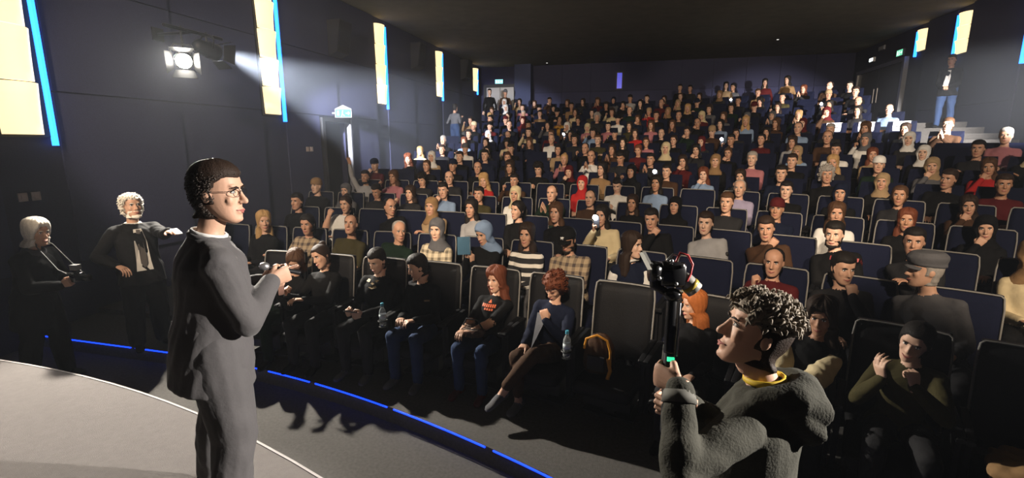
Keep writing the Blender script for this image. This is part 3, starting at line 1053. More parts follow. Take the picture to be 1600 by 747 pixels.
def hair_data_visor(style):
    key = ('visor', style)
    if key not in HAIRM:
        L = .075 if style == 'cap' else .035
        mb = MB(); vs, fs = [], []
        n = 11
        for zoff in (0, -.004):
            for j in range(4):
                u = j / 3
                for k in range(n):
                    a = -1.0 + 2.0 * k / (n - 1)
                    r0 = .098
                    ext = L * u * math.cos(a * 1.15)
                    x = (.088) * math.sin(a) * (1 + .05 * u)
                    y = -(r0 * math.cos(a) * .98 + ext)
                    z = .052 - .012 * u - .016 * abs(math.sin(a)) * (1 + .5 * u) + zoff
                    vs.append((x, y, z))
        S = 4 * n
        for j in range(3):
            for k in range(n - 1):
                a = j * n + k
                fs.append((a, a + 1, a + n + 1, a + n)); fs.append((S + a, S + a + n, S + a + n + 1, S + a + 1))
        for k in range(n - 1):
            fs.append((3 * n + k, 3 * n + k + 1, S + 3 * n + k + 1, S + 3 * n + k)); fs.append((k + 1, k, S + k, S + k + 1))
        for j in range(3):
            fs.append((j * n, j * n + n, S + j * n + n, S + j * n)); e = j * n + n - 1
            fs.append((e + n, e, S + e, S + e + n))
        HAIRM[key] = mb.add(vs, fs).mesh('visor', True)
    return HAIRM[key]

# ================================================================== SEATS
M_seat = mat('blue_seat_velour', (0.0042, 0.0058, 0.018), 0.85, 0.2, 60, 0.3, 250, spec=.1)
M_seatd = mat('black_seat_leather', (0.005, 0.005, 0.006), 0.6, 0.2, 40, 0.15, 150, spec=.15)
M_pipe = mat('grey_seat_piping', (0.16, 0.155, 0.145), 0.55)
M_pipe2 = M_pipe

def back_surface(u, v):
    """front face of the backrest: u across -1..1, v from 0 (bottom) to 1 (top)"""
    z = .40 + v * .66
    y = .155 + .20 * (z - .535) - .022 * u * u + .012 * math.cos(v * 3.0)
    w = .262 - .012 * max(0, v - .85) / .15
    return u * w, y, z
def seat_meshes():
    out = {}
    vs, fs = [], []
    nu, nv = 9, 9
    for side in (0, 1):
        for j in range(nv):
            for i in range(nu):
                u, v = -1 + 2 * i / (nu - 1), j / (nv - 1)
                x, y, z = back_surface(u, v)
                edge = max(abs(u), abs(2 * v - 1))
                r = .018 * max(0, (edge - .75) / .25) ** 2
                vs.append((x, y + r, z) if side == 0 else (x * .97, y + .085 - .6 * r, z - .005))
    S = nu * nv
    for j in range(nv - 1):
        for i in range(nu - 1):
            a = j * nu + i
            fs.append((a, a + 1, a + nu + 1, a + nu)); fs.append((S + a, S + a + nu, S + a + nu + 1, S + a + 1))
    for i in range(nu - 1):
        fs.append((i, S + i, S + i + 1, i + 1)); t = (nv - 1) * nu + i
        fs.append((t, t + 1, S + t + 1, S + t))
    for j in range(nv - 1):
        a = j * nu; fs.append((a, a + nu, S + a + nu, S + a)); e = a + nu - 1
        fs.append((e, S + e, S + e + nu, e + nu))
    out['backrest'] = MB().add(vs, fs)
    cu = MB().loft([((0, y, z), (a, 0, 0), (0, 0, h)) for y, z, a, h in ((-.40, .325, .20, .03), (-.39, .325, .235, .052), (-.33, .323, .245, .060), (-.1, .317, .245, .058), (.13, .313, .24, .052), (.15, .313, .22, .04))], 18, power=5)
    out['cushion'] = cu
    ar = MB().loft([((0, y, z), (.022, 0, 0), (0, 0, h)) for y, z, h in ((-.31, .615, .012), (-.30, .618, .02), (.12, .622, .02), (.15, .62, .012))], 12, power=4)
    ar.box(-.016, .016, -.24, .13, .16, .61)
    out['armrest'] = ar
    b = MB().box(-.20, .20, -.20, .12, .10, .27).box(-.05, .05, -.12, .08, 0, .10).box(-.22, .22, -.16, .12, 0, .02)
    out['base'] = b
    pts = [back_surface(-1, v) for v in np.linspace(.05, .97, 8)] + [back_surface(u, .995) for u in np.linspace(-.93, .93, 9)] + [back_surface(1, v) for v in np.linspace(.97, .05, 8)]
    out['piping'] = MB().tube([(x, y + .012, z) for x, y, z in pts], .0075, 6)
    return out
SEAT = {k: v for k, v in seat_meshes().items()}
SEAT_ME = {k: v.mesh('seat_' + k, k in ('backrest', 'cushion', 'piping')) for k, v in SEAT.items()}
def give(me, ms):
    for i, m in enumerate(ms): me.materials[i] = m
give(SEAT_ME['backrest'], [M_seat]); give(SEAT_ME['cushion'], [M_seat]); give(SEAT_ME['armrest'], [M_seatd]); give(SEAT_ME['base'], [M_black]); give(SEAT_ME['piping'], [M_pipe2])
far = MB()
far.join(SEAT['backrest']).join(SEAT['cushion'])
for s in (-1, 1): far.join(SEAT['armrest'], np.array(Matrix.Translation((s * .285, 0, 0))), {0: 1})
far.join(SEAT['base'], None, {0: 1})
FAR_ME = far.mesh('cinema_seat', False, 2); give(FAR_ME, [M_seat, M_seatd])
SEAT_F = {}
for k, v in SEAT.items():                      # front row: black leather
    SEAT_F[k] = SEAT_ME[k].copy()
give(SEAT_F['backrest'], [M_seatd]); give(SEAT_F['cushion'], [M_seatd]); give(SEAT_F['piping'], [M_pipe])

NTH = ['zeroth', 'first', 'second', 'third', 'fourth', 'fifth', 'sixth', 'seventh', 'eighth', 'ninth', 'tenth', 'eleventh', 'twelfth', 'thirteenth', 'fourteenth', 'fifteenth']
def cinema_seat(X, k, state, who=None):
    loc, rz = (X, row_y(k, X), ROWZ[k - 1]), row_rot(X)
    col = 'black' if k == 1 else 'blue'
    lab = f'{col} cinema seat with someone sitting in it in the {NTH[k]} row' if state else f'empty {col} cinema seat in the {NTH[k]} row'
    if who: lab = ' '.join(f'{"" if state else "empty "}{col} seat {who}'.split()[:16]).rstrip(',')
    if k <= 5:
        o = empty('cinema_seat', loc, rz)
        S = SEAT_F if k == 1 else SEAT_ME
        for n in ('backrest', 'cushion', 'base', 'piping'):
            link(n, S[n], o)
        for s in (-1, 1):
            link('armrest', S['armrest'], o, (s * .285, 0, 0))
    else:
        o = link('cinema_seat', FAR_ME, None, loc)
        o.rotation_euler = (0, 0, rz)
    tag(o, lab, 'seat', f'seats of the {NTH[k]} row')
    return o

def solve_x(px, k, h=1.14):
    a, b = -6.6, 6.2
    if k == 1: b = 2.6
    if k == 2: b = 3.6
    for _ in range(40):
        m = (a + b) / 2
        if proj((m, row_y(k, m) + .05, ROWZ[k - 1] + h))[0] < px: a = m
        else: b = m
    return (a + b) / 2
PITCHS = .62
def row_slots(k, x0):
    """seat positions along the curved row through x0"""
    def step(x, d):
        s = (x + 3) / 12 if x > -3 else 0
        return x + d / math.sqrt(1 + s * s)
    lo, hi = -5.75, 5.75
    if k == 1: lo = -4.4
    left, x = [], x0
    while True:
        x = step(x, -PITCHS)
        if x < lo: break
        left.append(x)
    right, x = [], x0
    while x <= hi:
        right.append(x); x = step(x, PITCHS)
    out = []
    for x in left[::-1] + right:
        q = proj((x, row_y(k, x), ROWZ[k - 1] + .9))
        if q[2] > .5 and -30 < q[0] < 1650: out.append(x)
    return out
ANCHOR = {1: solve_x(857, 1, .9), 2: solve_x(822, 2), 3: solve_x(757, 3)}
SLOTS = {}
for k in range(1, NROW + 1):
    x0 = ANCHOR.get(k, -5.70 + (.31 if k % 2 else 0) + .05 * (k % 3))
    SLOTS[k] = row_slots(k, x0)

# ================================================================== AUDIENCE
def phone(M, label, lit=None, flash=False, col=(.03, .03, .035)):
    """smartphone, M: world matrix, screen towards local +Y, back towards -Y"""
    o = empty('smartphone')
    o.matrix_world = M
    tag(o, label, 'phone')
    nm = 'phone_case_%d' % int(sum(col) * 1000)
    MB().loft([((0, y, 0), (a, 0, 0), (0, 0, b)) for y, a, b in ((-.0045, .034, .072), (-.0035, .0365, .0745), (.0035, .0365, .0745), (.0045, .034, .072))], 20, power=8).build('phone_body', mat(nm, col, .35), o)
    MB().box(-.033, .033, .0046, .0052, -.070, .070).build('phone_screen', mat('phone_screen_on' if lit else 'phone_screen_dark', (.02, .02, .025), .15, emit=(.5, .6, .8) if lit else None, estr=.5), o)
    cam_ = MB().loft([((.02, -.0065, .055), (.008, 0, 0), (0, 0, .014)), ((.02, -.0045, .055), (.009, 0, 0), (0, 0, .015))], 12)
    cam_.build('phone_camera', M_black, o)
    if flash:
        MB().ball((-.012, -.009, .055), (.034, .009, .034), 12, 8).build('phone_flash', mat('phone_flash_light', (1, 1, 1), .3, emit=(.85, .93, 1.0), estr=60.0), o)  # glowing oval far larger than a flash, its glare built into the shape
        d = bpy.data.lights.new('phone_flash_lamp', 'POINT'); d.energy = 2.5; d.color = (.85, .93, 1); d.shadow_soft_size = .03
        lo = bpy.data.objects.new('phone_flash_lamp', d); COL.objects.link(lo); lo.parent = o; lo.location = (-.012, -.05, .055)
    return o

def world_of(loc, rz, scale=1.0):
    return Matrix.Translation(loc) @ Matrix.Rotation(rz, 4, 'Z') @ Matrix.Scale(scale, 4)

GEN = {
    'lap': dict(),
    'cross': dict(wl=(-.09, -.20, .80), wr=(.10, -.23, .77), el=(.6, -.1, -1), er=(-.6, -.1, -1)),
    'chin': dict(wr=(-.035, -.13, .985), hr='grip', pr=(0, 1, .2), wl=(.10, -.24, .68), head=(4, 6, -5), er=(-.4, -.5, -1)),
    'phone': dict(wl=(.055, -.33, .79), wr=(-.055, -.33, .79), hl='grip', hr='grip', pl=(-1, .2, .2), pr=(1, .2, .2), head=(0, 22, 0)),
    'clap': dict(wl=(.035, -.27, .90), wr=(-.035, -.28, .91), hl='flat', hr='flat', pl=(-1, 0, 0), pr=(1, 0, 0), dl=(-.1, -.5, .8), dr=(.1, -.5, .8), el=(.7, .1, -1), er=(-.7, .1, -1)),
    'tiltl': dict(lean=-7, head=(14, 2, -4), recline=10),
    'tiltr': dict(lean=8, head=(-18, 3, 6), recline=12),
    'fwd': dict(recline=-6, head=(8, 2, 0), wl=(.10, -.36, .66), wr=(-.10, -.36, .66)),
    'hold': dict(wr=(-.10, -.30, 1.00), hr='grip', pr=(.9, .4, 0), dr=(0, -.3, 1), er=(-.6, -.1, -1), head=(-3, 2, 0), wl=(.09, -.26, .67)),
}
POSE_WORDS = {'lap': '', 'cross': ' arms folded,', 'chin': ' hand at chin,', 'phone': ' looking down,', 'clap': ' hands together,', 'tiltl': ' leaning aside,', 'tiltr': ' leaning aside,', 'fwd': ' leaning forward,', 'hold': ' one hand raised,'}
GEN_ME = {}
def gen_body(pose, head):
    key = (pose, head)
    if key not in GEN_ME:
        p = skeleton(build=1.0 if head[0] == 'm' else .88, **GEN[pose])
        GEN_ME[key] = (make_body(p, head, .0185, seed=len(GEN_ME) * 3.1).mesh('body', True, 8), p)
    return GEN_ME[key]

TAKEN = {k: {} for k in SLOTS}
def take(k, px):
    X = solve_x(px, k)
    free = [x for x in SLOTS[k] if x not in TAKEN[k]]
    x = min(free, key=lambda v: abs(v - X))
    return x, X - x

def sitter(k, px, label, pose, head='m', style='short', hair='black', top='black', legs='charcoal', shoes='black', skin=0, hat=None, scale=1.0, beard=None, slot=None, vox=None, sleeves=True, fine=False, build=None, group=None, seed=0, anklestop=1.0, dz=0.0, shift=True):
    """a person of the near rows with a pose of their own"""
    if slot is None:
        x, off = take(k, px)
    else:
        x, off = slot, solve_x(px, k) - slot
    TAKEN[k][x] = label
    pose = dict(pose)
    if shift:
        off = max(-.22, min(.22, off))
        pose['lean'] = pose.get('lean', 0) + math.degrees(max(-.13, min(.13, off * .6)) / .6)
    mv = max(-.10, min(.10, off * .5)) if shift else 0
    if k == 1: scale *= .94; pose['recline'] = pose.get('recline', 12) + 4
    b = build or (1.0 if head[0] == 'm' else .88)
    p = skeleton(build=b, **pose)
    vox = vox or {1: .0125, 2: .015}.get(k, .018)
    me = make_body(p, head, vox, fine, sleeves, seed=px * .01, anklestop=anklestop).mesh('body', True, 8)
    rz = row_rot(x)
    loc = Vector((x + mv * math.cos(rz), row_y(k, x) + mv * math.sin(rz), ROWZ[k - 1] + dz))
    o = person(me, p.headM, loc, rz, label, group or f'people sitting in the {NTH[k]} row', body_mats(skin, top, legs, shoes, hair), style, hair, hat, scale, beard, seed)
    o['_p'] = 0
    del o['_p']
    return o, p, world_of(loc, rz, scale)

def decal(o, me_verts_faces, poly, m, name, yoff=-.006):
    """flat print laid on the front of a body: poly = list of closed outlines in body-local x,z"""
    bv = BVHTree.FromPolygons(*me_verts_faces)
    mb = MB()
    for pts in poly:
        vs = []
        for x, z in pts:
            h = bv.ray_cast(Vector((x, -1.2, z)), Vector((0, 1, 0)))
            y = h[0].y if h[0] is not None else -.15
            vs.append((x, y + yoff, z))
        n = len(vs)
        vs += [(a, b + .003, c) for a, b, c in vs]
        mb.add(vs, [tuple(range(n)), tuple(range(2 * n - 1, n - 1, -1))] + [(i, (i + 1) % n, n + (i + 1) % n, n + i) for i in range(n)])
    return mb.build(name, m, o)
def vf(o):
    return [tuple(v.co) for v in o.data.vertices], [tuple(p.vertices) for p in o.data.polygons]

# ---- first row
S1 = SLOTS[1]
i0 = min(range(len(S1)), key=lambda i: abs(S1[i] - ANCHOR[1]))
def s1(n): return S1[i0 + n]
o, p, W = sitter(1, 476, 'person with brown hair bent over a phone beside a smiling woman in black', dict(recline=-4, lean=13, head=(28, 34, 10), wl=(.20, -.34, .84), wr=(-.02, -.34, .84), hl='relaxed', hr='relaxed'),
    'f', 'bob', 'brown', 'black', 'dark green', slot=s1(-5))
o, p, W = sitter(1, 512, 'smiling woman in black leaning over to share a phone with her neighbour', dict(recline=4, lean=-8, head=(-16, 12, -14), wr=(-.20, -.36, .80), wl=(-.02, -.34, .77), hr='grip', pr=(.8, .3, .2), dr=(-.2, -.2, 1), el=(.5, -.2, -1)),
    'fs', 'bun', 'dark brown', 'black', 'charcoal', skin=0, slot=s1(-4))
phone(W @ Matrix.Translation((-.235, -.40, .90)) @ Matrix.Rotation(math.radians(-14), 4, 'Y') @ Matrix.Rotation(math.radians(-20), 4, 'X'), 'pink backed smartphone held up by the smiling woman in black', col=(.36, .22, .20))
o, p, W = sitter(1, 592, 'boy in a black sweatshirt with a pale print looking down at a dark device', dict(recline=4, head=(-14, 22, 0), wr=(-.10, -.36, .70), wl=(.06, -.36, .68), hl='grip', hr='grip', pl=(-1, 0, .3), pr=(1, 0, .3), slump=4),
    'm', 'short', 'black', 'black', 'charcoal', 'grey', skin=2, slot=s1(-3))
decal(o, vf(o), [[(-.10, .93), (-.085, .955), (-.045, .95), (-.05, .925)], [(-.03, .92), (.03, .955), (.06, .95), (.0, .905)], [(-.05, .88), (.04, .90), (.055, .885), (.0, .865)]], mat('gold_print', (.34, .24, .12), .6), 'shirt_print')
phone(W @ Matrix.Translation((-.03, -.43, .72)) @ Matrix.Rotation(math.radians(60), 4, 'X') @ Matrix.Rotation(math.radians(90), 4, 'Y'), 'dark handheld device in the hands of the boy in a black sweatshirt')
o, p, W = sitter(1, 662, 'boy in a black padded jacket and blue jeans turned to look aside', dict(recline=2, hipz=.48, slump=6, lean=-3, twist=-10, head=(-52, 20, 0), wr=(-.12, -.30, .66), wl=(.04, -.30, .66)),
    'm', 'short', 'black', 'black', 'denim blue', 'grey', skin=0, slot=s1(-2))
decal(o, vf(o), [[(.045, .80), (.095, .80), (.095, .815), (.045, .815)]], mat('gold_print', (.34, .24, .12), .6), 'jacket_badge')
o, p, W = sitter(1, 768, 'woman with wavy auburn hair in a black T-shirt with orange lettering', dict(recline=18, hipz=.47, head=(-14, 2, -4), wr=(-.13, -.33, .68), wl=(-.02, -.33, .68), hr='relaxed', hl='flat', dl=(-.9, -.3, 0)),
    'fs', 'wavy', 'auburn', 'black', 'denim blue', 'maroon', skin=0, slot=s1(-1), sleeves=False, scale=.94)
letters = [[(-.02, .955), (.0, .985), (.02, .955)]]
for j in range(7): letters.append([(-.085 + j * .024, .915), (-.083 + j * .024, .945), (-.067 + j * .024, .943), (-.069 + j * .024, .915)])
for j in range(4): letters.append([(-.05 + j * .028, .885), (-.05 + j * .028, .905), (-.03 + j * .028, .905), (-.03 + j * .028, .887)])
letters = [[(a, b - .085) for a, b in q] for q in letters]
decal(o, vf(o), letters, mat('orange_print', (.50, .10, .03), .6), 'shirt_print')
phone(W @ Matrix.Translation((-.01, -.40, .73)) @ Matrix.Rotation(math.radians(75), 4, 'X') @ Matrix.Rotation(math.radians(80), 4, 'Y'), 'pale smartphone in the lap of the woman with auburn hair', col=(.5, .38, .3))
bag = MB()
bag.loft([((-.05, -.27, z), (a, 0, 0), (0, b, 0)) for z, a, b in ((.60, .05, .04), (.615, .12, .08), (.66, .145, .095), (.70, .12, .08), (.72, .05, .04))], 18)
bo = empty('fur_bag'); bo.matrix_world = W
tag(bo, 'brown fur bag on the lap of the woman with auburn hair', 'bag')
bg = remesh(bag, .012, 2, .012, (40, 40, 40)).build('bag_body', mat('brown_fur', (.10, .065, .05), .95, .4, 90, .8, 250), bo, smooth=True)
MB().tube([(-.17, -.27, .68), (-.10, -.30, .80), (.02, -.30, .80), (.08, -.27, .68)], .008, 6).build('bag_strap', M_black, bo)
o, p, W = sitter(1, 862, 'person with tousled reddish hair resting their face in one hand, legs crossed', dict(recline=6, hipz=.46, lean=6, slump=16, head=(-10, 34, 12), wl=(.07, -.26, .84), hl='grip', pl=(-.5, 1, 0), dl=(-.3, .2, 1), el=(.8, .1, -1), wr=(-.12, -.30, .60), hr='point',
        knees={1: (.05, -.47, .60), -1: (-.13, -.45, .530)}, ankles={1: (-.20, -.62, .26), -1: (-.12, -.42, .10)}, toes={1: (-.4, -1, -.25), -1: (-.1, -1, 0)}),
    'f', 'curly', 'auburn', 'navy', 'brown', 'grey', skin=0, slot=s1(0), anklestop=.80)
decal(o, vf(o), [[(-.09, .83), (.03, .84), (.03, .66), (-.11, .66)], ], cmat('grey'), 'grey_shirt')
TAKEN[1][s1(1)] = 0                                     # the empty seat
o, p, W = sitter(1, 1082, 'person with long straight ginger hair turned away beyond the video camera', dict(recline=16, head=(-50, 5, 0)), 'f', 'straight', 'ginger', 'black', 'charcoal', skin=0, slot=s1(2), scale=.93)
o, p, W = sitter(1, 1283, 'woman with brown hair in a black waistcoat with puffed cream sleeves', dict(recline=6, head=(-10, 6, 0), wl=(-.05, -.36, .72), wr=(-.12, -.36, .70), hl='flat', hr='flat', pl=(-1, 0, .3), pr=(1, 0, .3)),
    'f', 'wavy', 'dark brown', 'black', 'black', skin=3, slot=s1(3))
for s in (1, -1):
    sl = MB()
    a, e, w = p.sh[s], p.el[s], p.wr[s]
    pts = [a * .8 + e * .2, a * .35 + e * .65, e, e * .55 + w * .45, e * .22 + w * .78]
    sl.tube(pts, [.066, .085, .088, .082, .045], 16)
    remesh(sl, .010, 3, .010, (14, 14, 14)).build('sleeve', cmat('cream'), o, smooth=True)
o, p, W = sitter(1, 1432, 'laughing dark haired woman in an olive coat with both hands at her mouth', dict(recline=-8, lean=-2, slump=8, head=(-16, 14, 12), wl=(.02, -.34, .93), wr=(-.14, -.36, .95), hl='grip', hr='relaxed', pl=(-.6, .8, 0), pr=(.5, .5, 0), dl=(-.2, .1, 1), dr=(-.3, -.2, 1), el=(.8, -.2, -1), er=(-.6, -.2, -1)),
    'fs', 'ponytail', 'black', 'olive', 'charcoal', skin=2, slot=s1(4))

# ---- second row
o, p, W = sitter(2, 412, 'person with long blond hair turned towards the woman in the patterned blouse', dict(recline=6, head=(48, 4, 0)), 'f', 'long', 'blond', 'black', skin=0)
o, p, W = sitter(2, 484, 'dark haired woman in a patterned blouse clapping her hands in the second row', dict(recline=2, head=(10, 8, 0), wl=(-.10, -.36, .80), wr=(-.18, -.34, .80), hl='flat', hr='flat'), 'f', 'ponytail', 'black', 'plaid', skin=1)
o, p, W = sitter(2, 546, 'man in an olive T-shirt looking upwards', dict(recline=10, head=(12, -14, 0)), 'm', 'receding', 'dark brown', 'olive', 'charcoal', skin=1, sleeves=False)
o, p, W = sitter(2, 620, 'bald man in a dark green jacket turned aside in the second row', dict(recline=6, head=(42, 6, 0), lean=2), 'm', 'receding', 'grey', 'dark green', skin=1, scale=.97)
o, p, W = sitter(2, 684, 'woman in a grey headscarf and a camouflage jacket', dict(recline=4, head=(4, 4, 0)), 'f', 'scarf', 'black', 'camouflage', 'grey', skin=2, hat='grey')
o, p, W = sitter(2, 758, 'woman in a light blue headscarf hiding her face behind a blue book', dict(recline=4, head=(-18, 20, 0), wr=(-.06, -.24, .90), wl=(.02, -.26, .86), hr='grip', hl='grip', pl=(-1, .3, 0), pr=(1, .3, 0), dl=(0, -.1, 1), dr=(0, -.1, 1)), 'f', 'scarf', 'black', 'black', 'black', skin=0, hat='light blue')
bk_ = empty('book'); bk_.matrix_world = W @ Matrix.Translation((-.06, -.30, 1.06)) @ Matrix.Rotation(math.radians(-6), 4, 'Y') @ Matrix.Rotation(math.radians(-12), 4, 'X')
tag(bk_, 'blue book held up in front of the light blue headscarf', 'book')
MB().box(-.075, .075, -.012, -.009, -.10, .10).box(-.075, .075, .009, .012, -.10, .10).box(-.078, -.075, -.012, .012, -.10, .10).build('cover', mat('blue_book_cover', (.04, .10, .16), .5), bk_)
MB().box(-.074, .070, -.009, .009, -.095, .095).build('pages', M_white, bk_)
o, p, W = sitter(2, 822, 'smiling woman in a black and white striped jumper', dict(recline=8, head=(2, 0, 0)), 'fs', 'long', 'dark brown', 'striped', 'grey', skin=1)
o, p, W = sitter(2, 889, 'bearded man in a black cap and a plaid shirt looking at his phone', dict(recline=4, head=(-8, 20, 0), wl=(.06, -.36, .80), wr=(-.06, -.36, .80), hl='grip', hr='grip', pl=(-1, .2, .2), pr=(1, .2, .2)), 'm', 'cap', 'black', 'plaid', skin=1, hat='black', beard='black', build=1.08)
phone(W @ Matrix.Translation((-.01, -.42, .88)) @ Matrix.Rotation(math.radians(-25), 4, 'X') @ Matrix.Rotation(math.radians(80), 4, 'Y'), 'dark smartphone held by the man in the black cap')
em_ = MB().box(-.014, -.010, -.122, -.112, .072, .100).box(.004, .008, -.122, -.112, .072, .100).obox((-.003, -.117, .086), (.009, 0, -.012), (0, .005, 0), (.002, 0, .002))
em_.obox((.016, -.117, .088), (.007, 0, .012), (0, .005, 0), (.002, 0, -.001)).obox((.010, -.117, .094), (.006, 0, -.007), (0, .005, 0), (.002, 0, .002)).box(.007, .011, -.122, -.112, .068, .088)
eo = em_.build('cap_emblem', M_white, None)
eo.parent = o; eo.matrix_local = Matrix(p.headM.tolist())
o, p, W = sitter(2, 986, 'long haired woman in profile wearing a navy vest over a white shirt', dict(recline=0, twist=25, head=(72, 0, 0)), 'f', 'long', 'dark brown', 'navy', skin=2)
for s in (1, -1):
    sl = MB(); a, e, w = p.sh[s], p.el[s], p.wr[s]
    sl.tube([a * .85 + e * .15, a * .4 + e * .6, e, e * .2 + w * .8], [.066, .060, .056, .042], 14)
    remesh(sl, .011, 2, .006).build('sleeve', cmat('white'), o, smooth=True)
cl = MB().tube([p.neck + np.array((-.075, -.005, .02)), p.neck + np.array((0, -.075, .0)), p.neck + np.array((.075, -.005, .02)), p.neck + np.array((0, .06, .035)), p.neck + np.array((-.075, -.005, .02))], .018, 8)
cl.build('shirt_collar', cmat('white'), o, smooth=True)
o, p, W = sitter(2, 1310, 'dark haired person with a hand raised to their nose beside the flat cap man', dict(recline=8, head=(30, 6, 0), wl=(.03, -.20, .99), hl='grip', pl=(-.3, 1, 0), dl=(-.2, .3, 1), el=(.5, -.4, -1)), 'm', 'short', 'black', 'charcoal', skin=0)
o, p, W = sitter(2, 1392, 'man in a grey flat cap and grey jacket seen in profile', dict(recline=2, twist=-30, head=(-68, 2, 0)), 'm', 'flatcap', 'grey', 'grey', skin=0, hat='grey', scale=1.06, build=1.1)

# ---- third row
T3 = [
 (462, 'person in a dark jumper with black hair at the doorway end of the third row', 'lap', 'm', 'short', 'black', 'black', 1, None),
 (543, 'young person in a white T-shirt with one hand at the mouth', 'chin', 'f', 'bun', 'dark brown', 'white', 0, None),
 (612, 'bald person in black in profile beside the tan hooded woman', 'tiltl', 'm', 'receding', 'black', 'black', 1, None),
 (656, 'woman in a tan headscarf and beige coat with folded arms', 'cross', 'f', 'scarf', 'black', 'beige', 1, 'tan'),
 (707, 'woman with long black hair in a light grey top in the third row', 'lap', 'f', 'long', 'black', 'light grey', 1, None),
 (758, 'smiling woman in black with tied back hair in the third row', 'tiltr', 'fs', 'ponytail', 'black', 'black', 0, None),
 (822, 'dark haired woman in a black jacket in the third row', 'lap', 'f', 'bob', 'brown', 'black', 1, None),
 (862, 'person in a cream jacket filming with a raised phone', 'hold', 'f', 'long', 'black', 'cream', 1, None),
 (957, 'young man in black resting his chin on one hand in the third row', 'chin', 'm', 'short', 'black', 'black', 1, None),
 (1000, 'young man in a light grey sweatshirt with a dark arm patch', 'lap', 'm', 'short', 'dark brown', 'light grey', 2, None),
 (1115, 'person with folded hands at the chin in brown in the third row', 'chin', 'm', 'short', 'dark brown', 'brown', 1, None),
 (1200, 'man with a trimmed beard in a black top with dark red lettering', 'lap', 'm', 'short', 'black', 'black', 2, None),
 (1300, 'person in a charcoal jacket behind the flat cap man', 'cross', 'm', 'short', 'black', 'charcoal', 1, None),
]
def pose_of(name, **kw):
    d = dict(GEN[name]); d.update(kw); return d
for px, lab, po, hd, st, hc, top, sk, hat in T3:
    kw = {}
    if lab.startswith('bald person'): kw = dict(head=(60, 4, 0))
    if 'red lettering' in lab: kw = dict(head=(-6, 3, 0))
    o, p, W = sitter(3, px, lab, pose_of(po, **kw), hd, st, hc, top, skin=sk, hat=hat, vox=.017, beard='black' if 'beard' in lab else None, sleeves='T-shirt' not in lab)
    if 'filming' in lab:
        phone(W @ Matrix.Translation((-.055, -.34, 1.13)) @ Matrix.Rotation(math.radians(10), 4, 'X'), 'smartphone with its light on held by the person in a cream jacket', flash=True)
    if 'lettering' in lab:
        decal(o, vf(o), [[(-.13 + j * .036, .90), (-.128 + j * .036, .935), (-.103 + j * .036, .935), (-.105 + j * .036, .90)] for j in range(8)], mat('dark_red_print', (.22, .03, .03), .6), 'shirt_print')
    if 'arm patch' in lab:
        q = p.sh[1] * .6 + p.el[1] * .4
        MB().ball(q + np.array((.045, -.03, 0)), (.022, .022, .028), 10, 8).build('arm_patch', M_black, o, smooth=True)

# ---- people of the rows further back that can be told apart
SPECIAL = {}
def special(k, px, **kw):
    x, off = take(k, px)
    TAKEN[k][x] = 1
    SPECIAL[(k, x)] = kw
special(5, 437, pose='raise', head='m', style='short', hair='black', top='light grey', label='man in a pale shirt holding one arm straight up by the dark wall', beard='black')
special(4, 672, pose='chin', head='m', style='short', hair='black', top='light blue', label='man in a pale blue shirt leaning his head on his hand')
special(4, 778, pose='lap', head='f', style='scarf', hat='cream', hair='black', top='white', label='person wrapped in a white fur hood in the fourth row')
special(4, 936, pose='lap', head='m', style='receding', hair='black', top='brown', label='balding man in brown in the fourth row')
special(4, 976, pose='lap', head='f', style='long', hair='dark brown', top='black', label='long haired woman in black beside the balding man in brown')
special(4, 1035, pose='cross', head='f', style='scarf', hat='black', hair='black', top='black', label='woman in a black headscarf and black coat in the fourth row')
special(5, 912, pose='lap', head='f', style='scarf', hat='red', hair='black', top='red', label='person in a bright red top and red scarf')
special(5, 957, pose='phone', head='m', style='short', hair='black', top='white', label='man in a white hooded top looking down', flash=None)
special(5, 1134, pose='lap', head='m', style='receding', hair='grey', top='lilac', label='bald man in a pale lilac shirt', skin=0)
special(6, 1022, pose='hold', head='m', style='short', hair='black', top='brown', flash=True, label='man in brown holding up a phone with its light on')
special(10, 907, pose='hold', head='f', style='long', hair='black', top='charcoal', flash=True, label='person in charcoal holding a lit phone over the crowd')
special(9, 1130, pose='hold', head='m', style='short', hair='black', top='navy', flash=True, label='person in navy holding a lit phone in the ninth row')
special(14, 1143, pose='hold', head='m', style='short', hair='black', top='black', flash=True, label='person in black holding a lit phone near the back wall')
special(13, 1300, pose='hold', head='f', style='bob', hair='black', top='black', flash=True, label='person with a bob holding a lit phone near the back wall')
special(8, 1275, pose='lap', head='m', style='short', hair='black', top='white', label='man in a bright white T-shirt and dark waistcoat in the eighth row')
special(9, 1405, pose='lap', head='f', style='scarf', hat='white', hair='black', top='charcoal', label='woman in a white headscarf sitting in the spotlight')
special(8, 1445, pose='lap', head='f', style='scarf', hat='white', hair='black', top='black', label='woman in a white headscarf and black coat beside the aisle steps')
special(8, 670, pose='lap', head='f', style='long', hair='blond', top='cream', label='long haired blond person lit by the beam near the wall')
special(8, 640, pose='lap', head='m', style='short', hair='dark brown', top='charcoal', label='man in charcoal lit by the beam at the end of the eighth row')
special(12, 872, pose='clap', head='f', style='long', hair='black', top='mustard', label='person in a mustard yellow top in the twelfth row')
PAPER = []
for px in (1303, 1346, 1389):
    x, _ = take(11, px)
    TAKEN[11][x] = 0
    PAPER.append((11, x))
GEN['raise'] = dict(wr=(-.26, -.05, 1.42), hr='flat', pr=(0, -1, 0), er=(-1, 0, -.1), head=(10, 0, 0))
POSE_WORDS['raise'] = ' arm raised,'

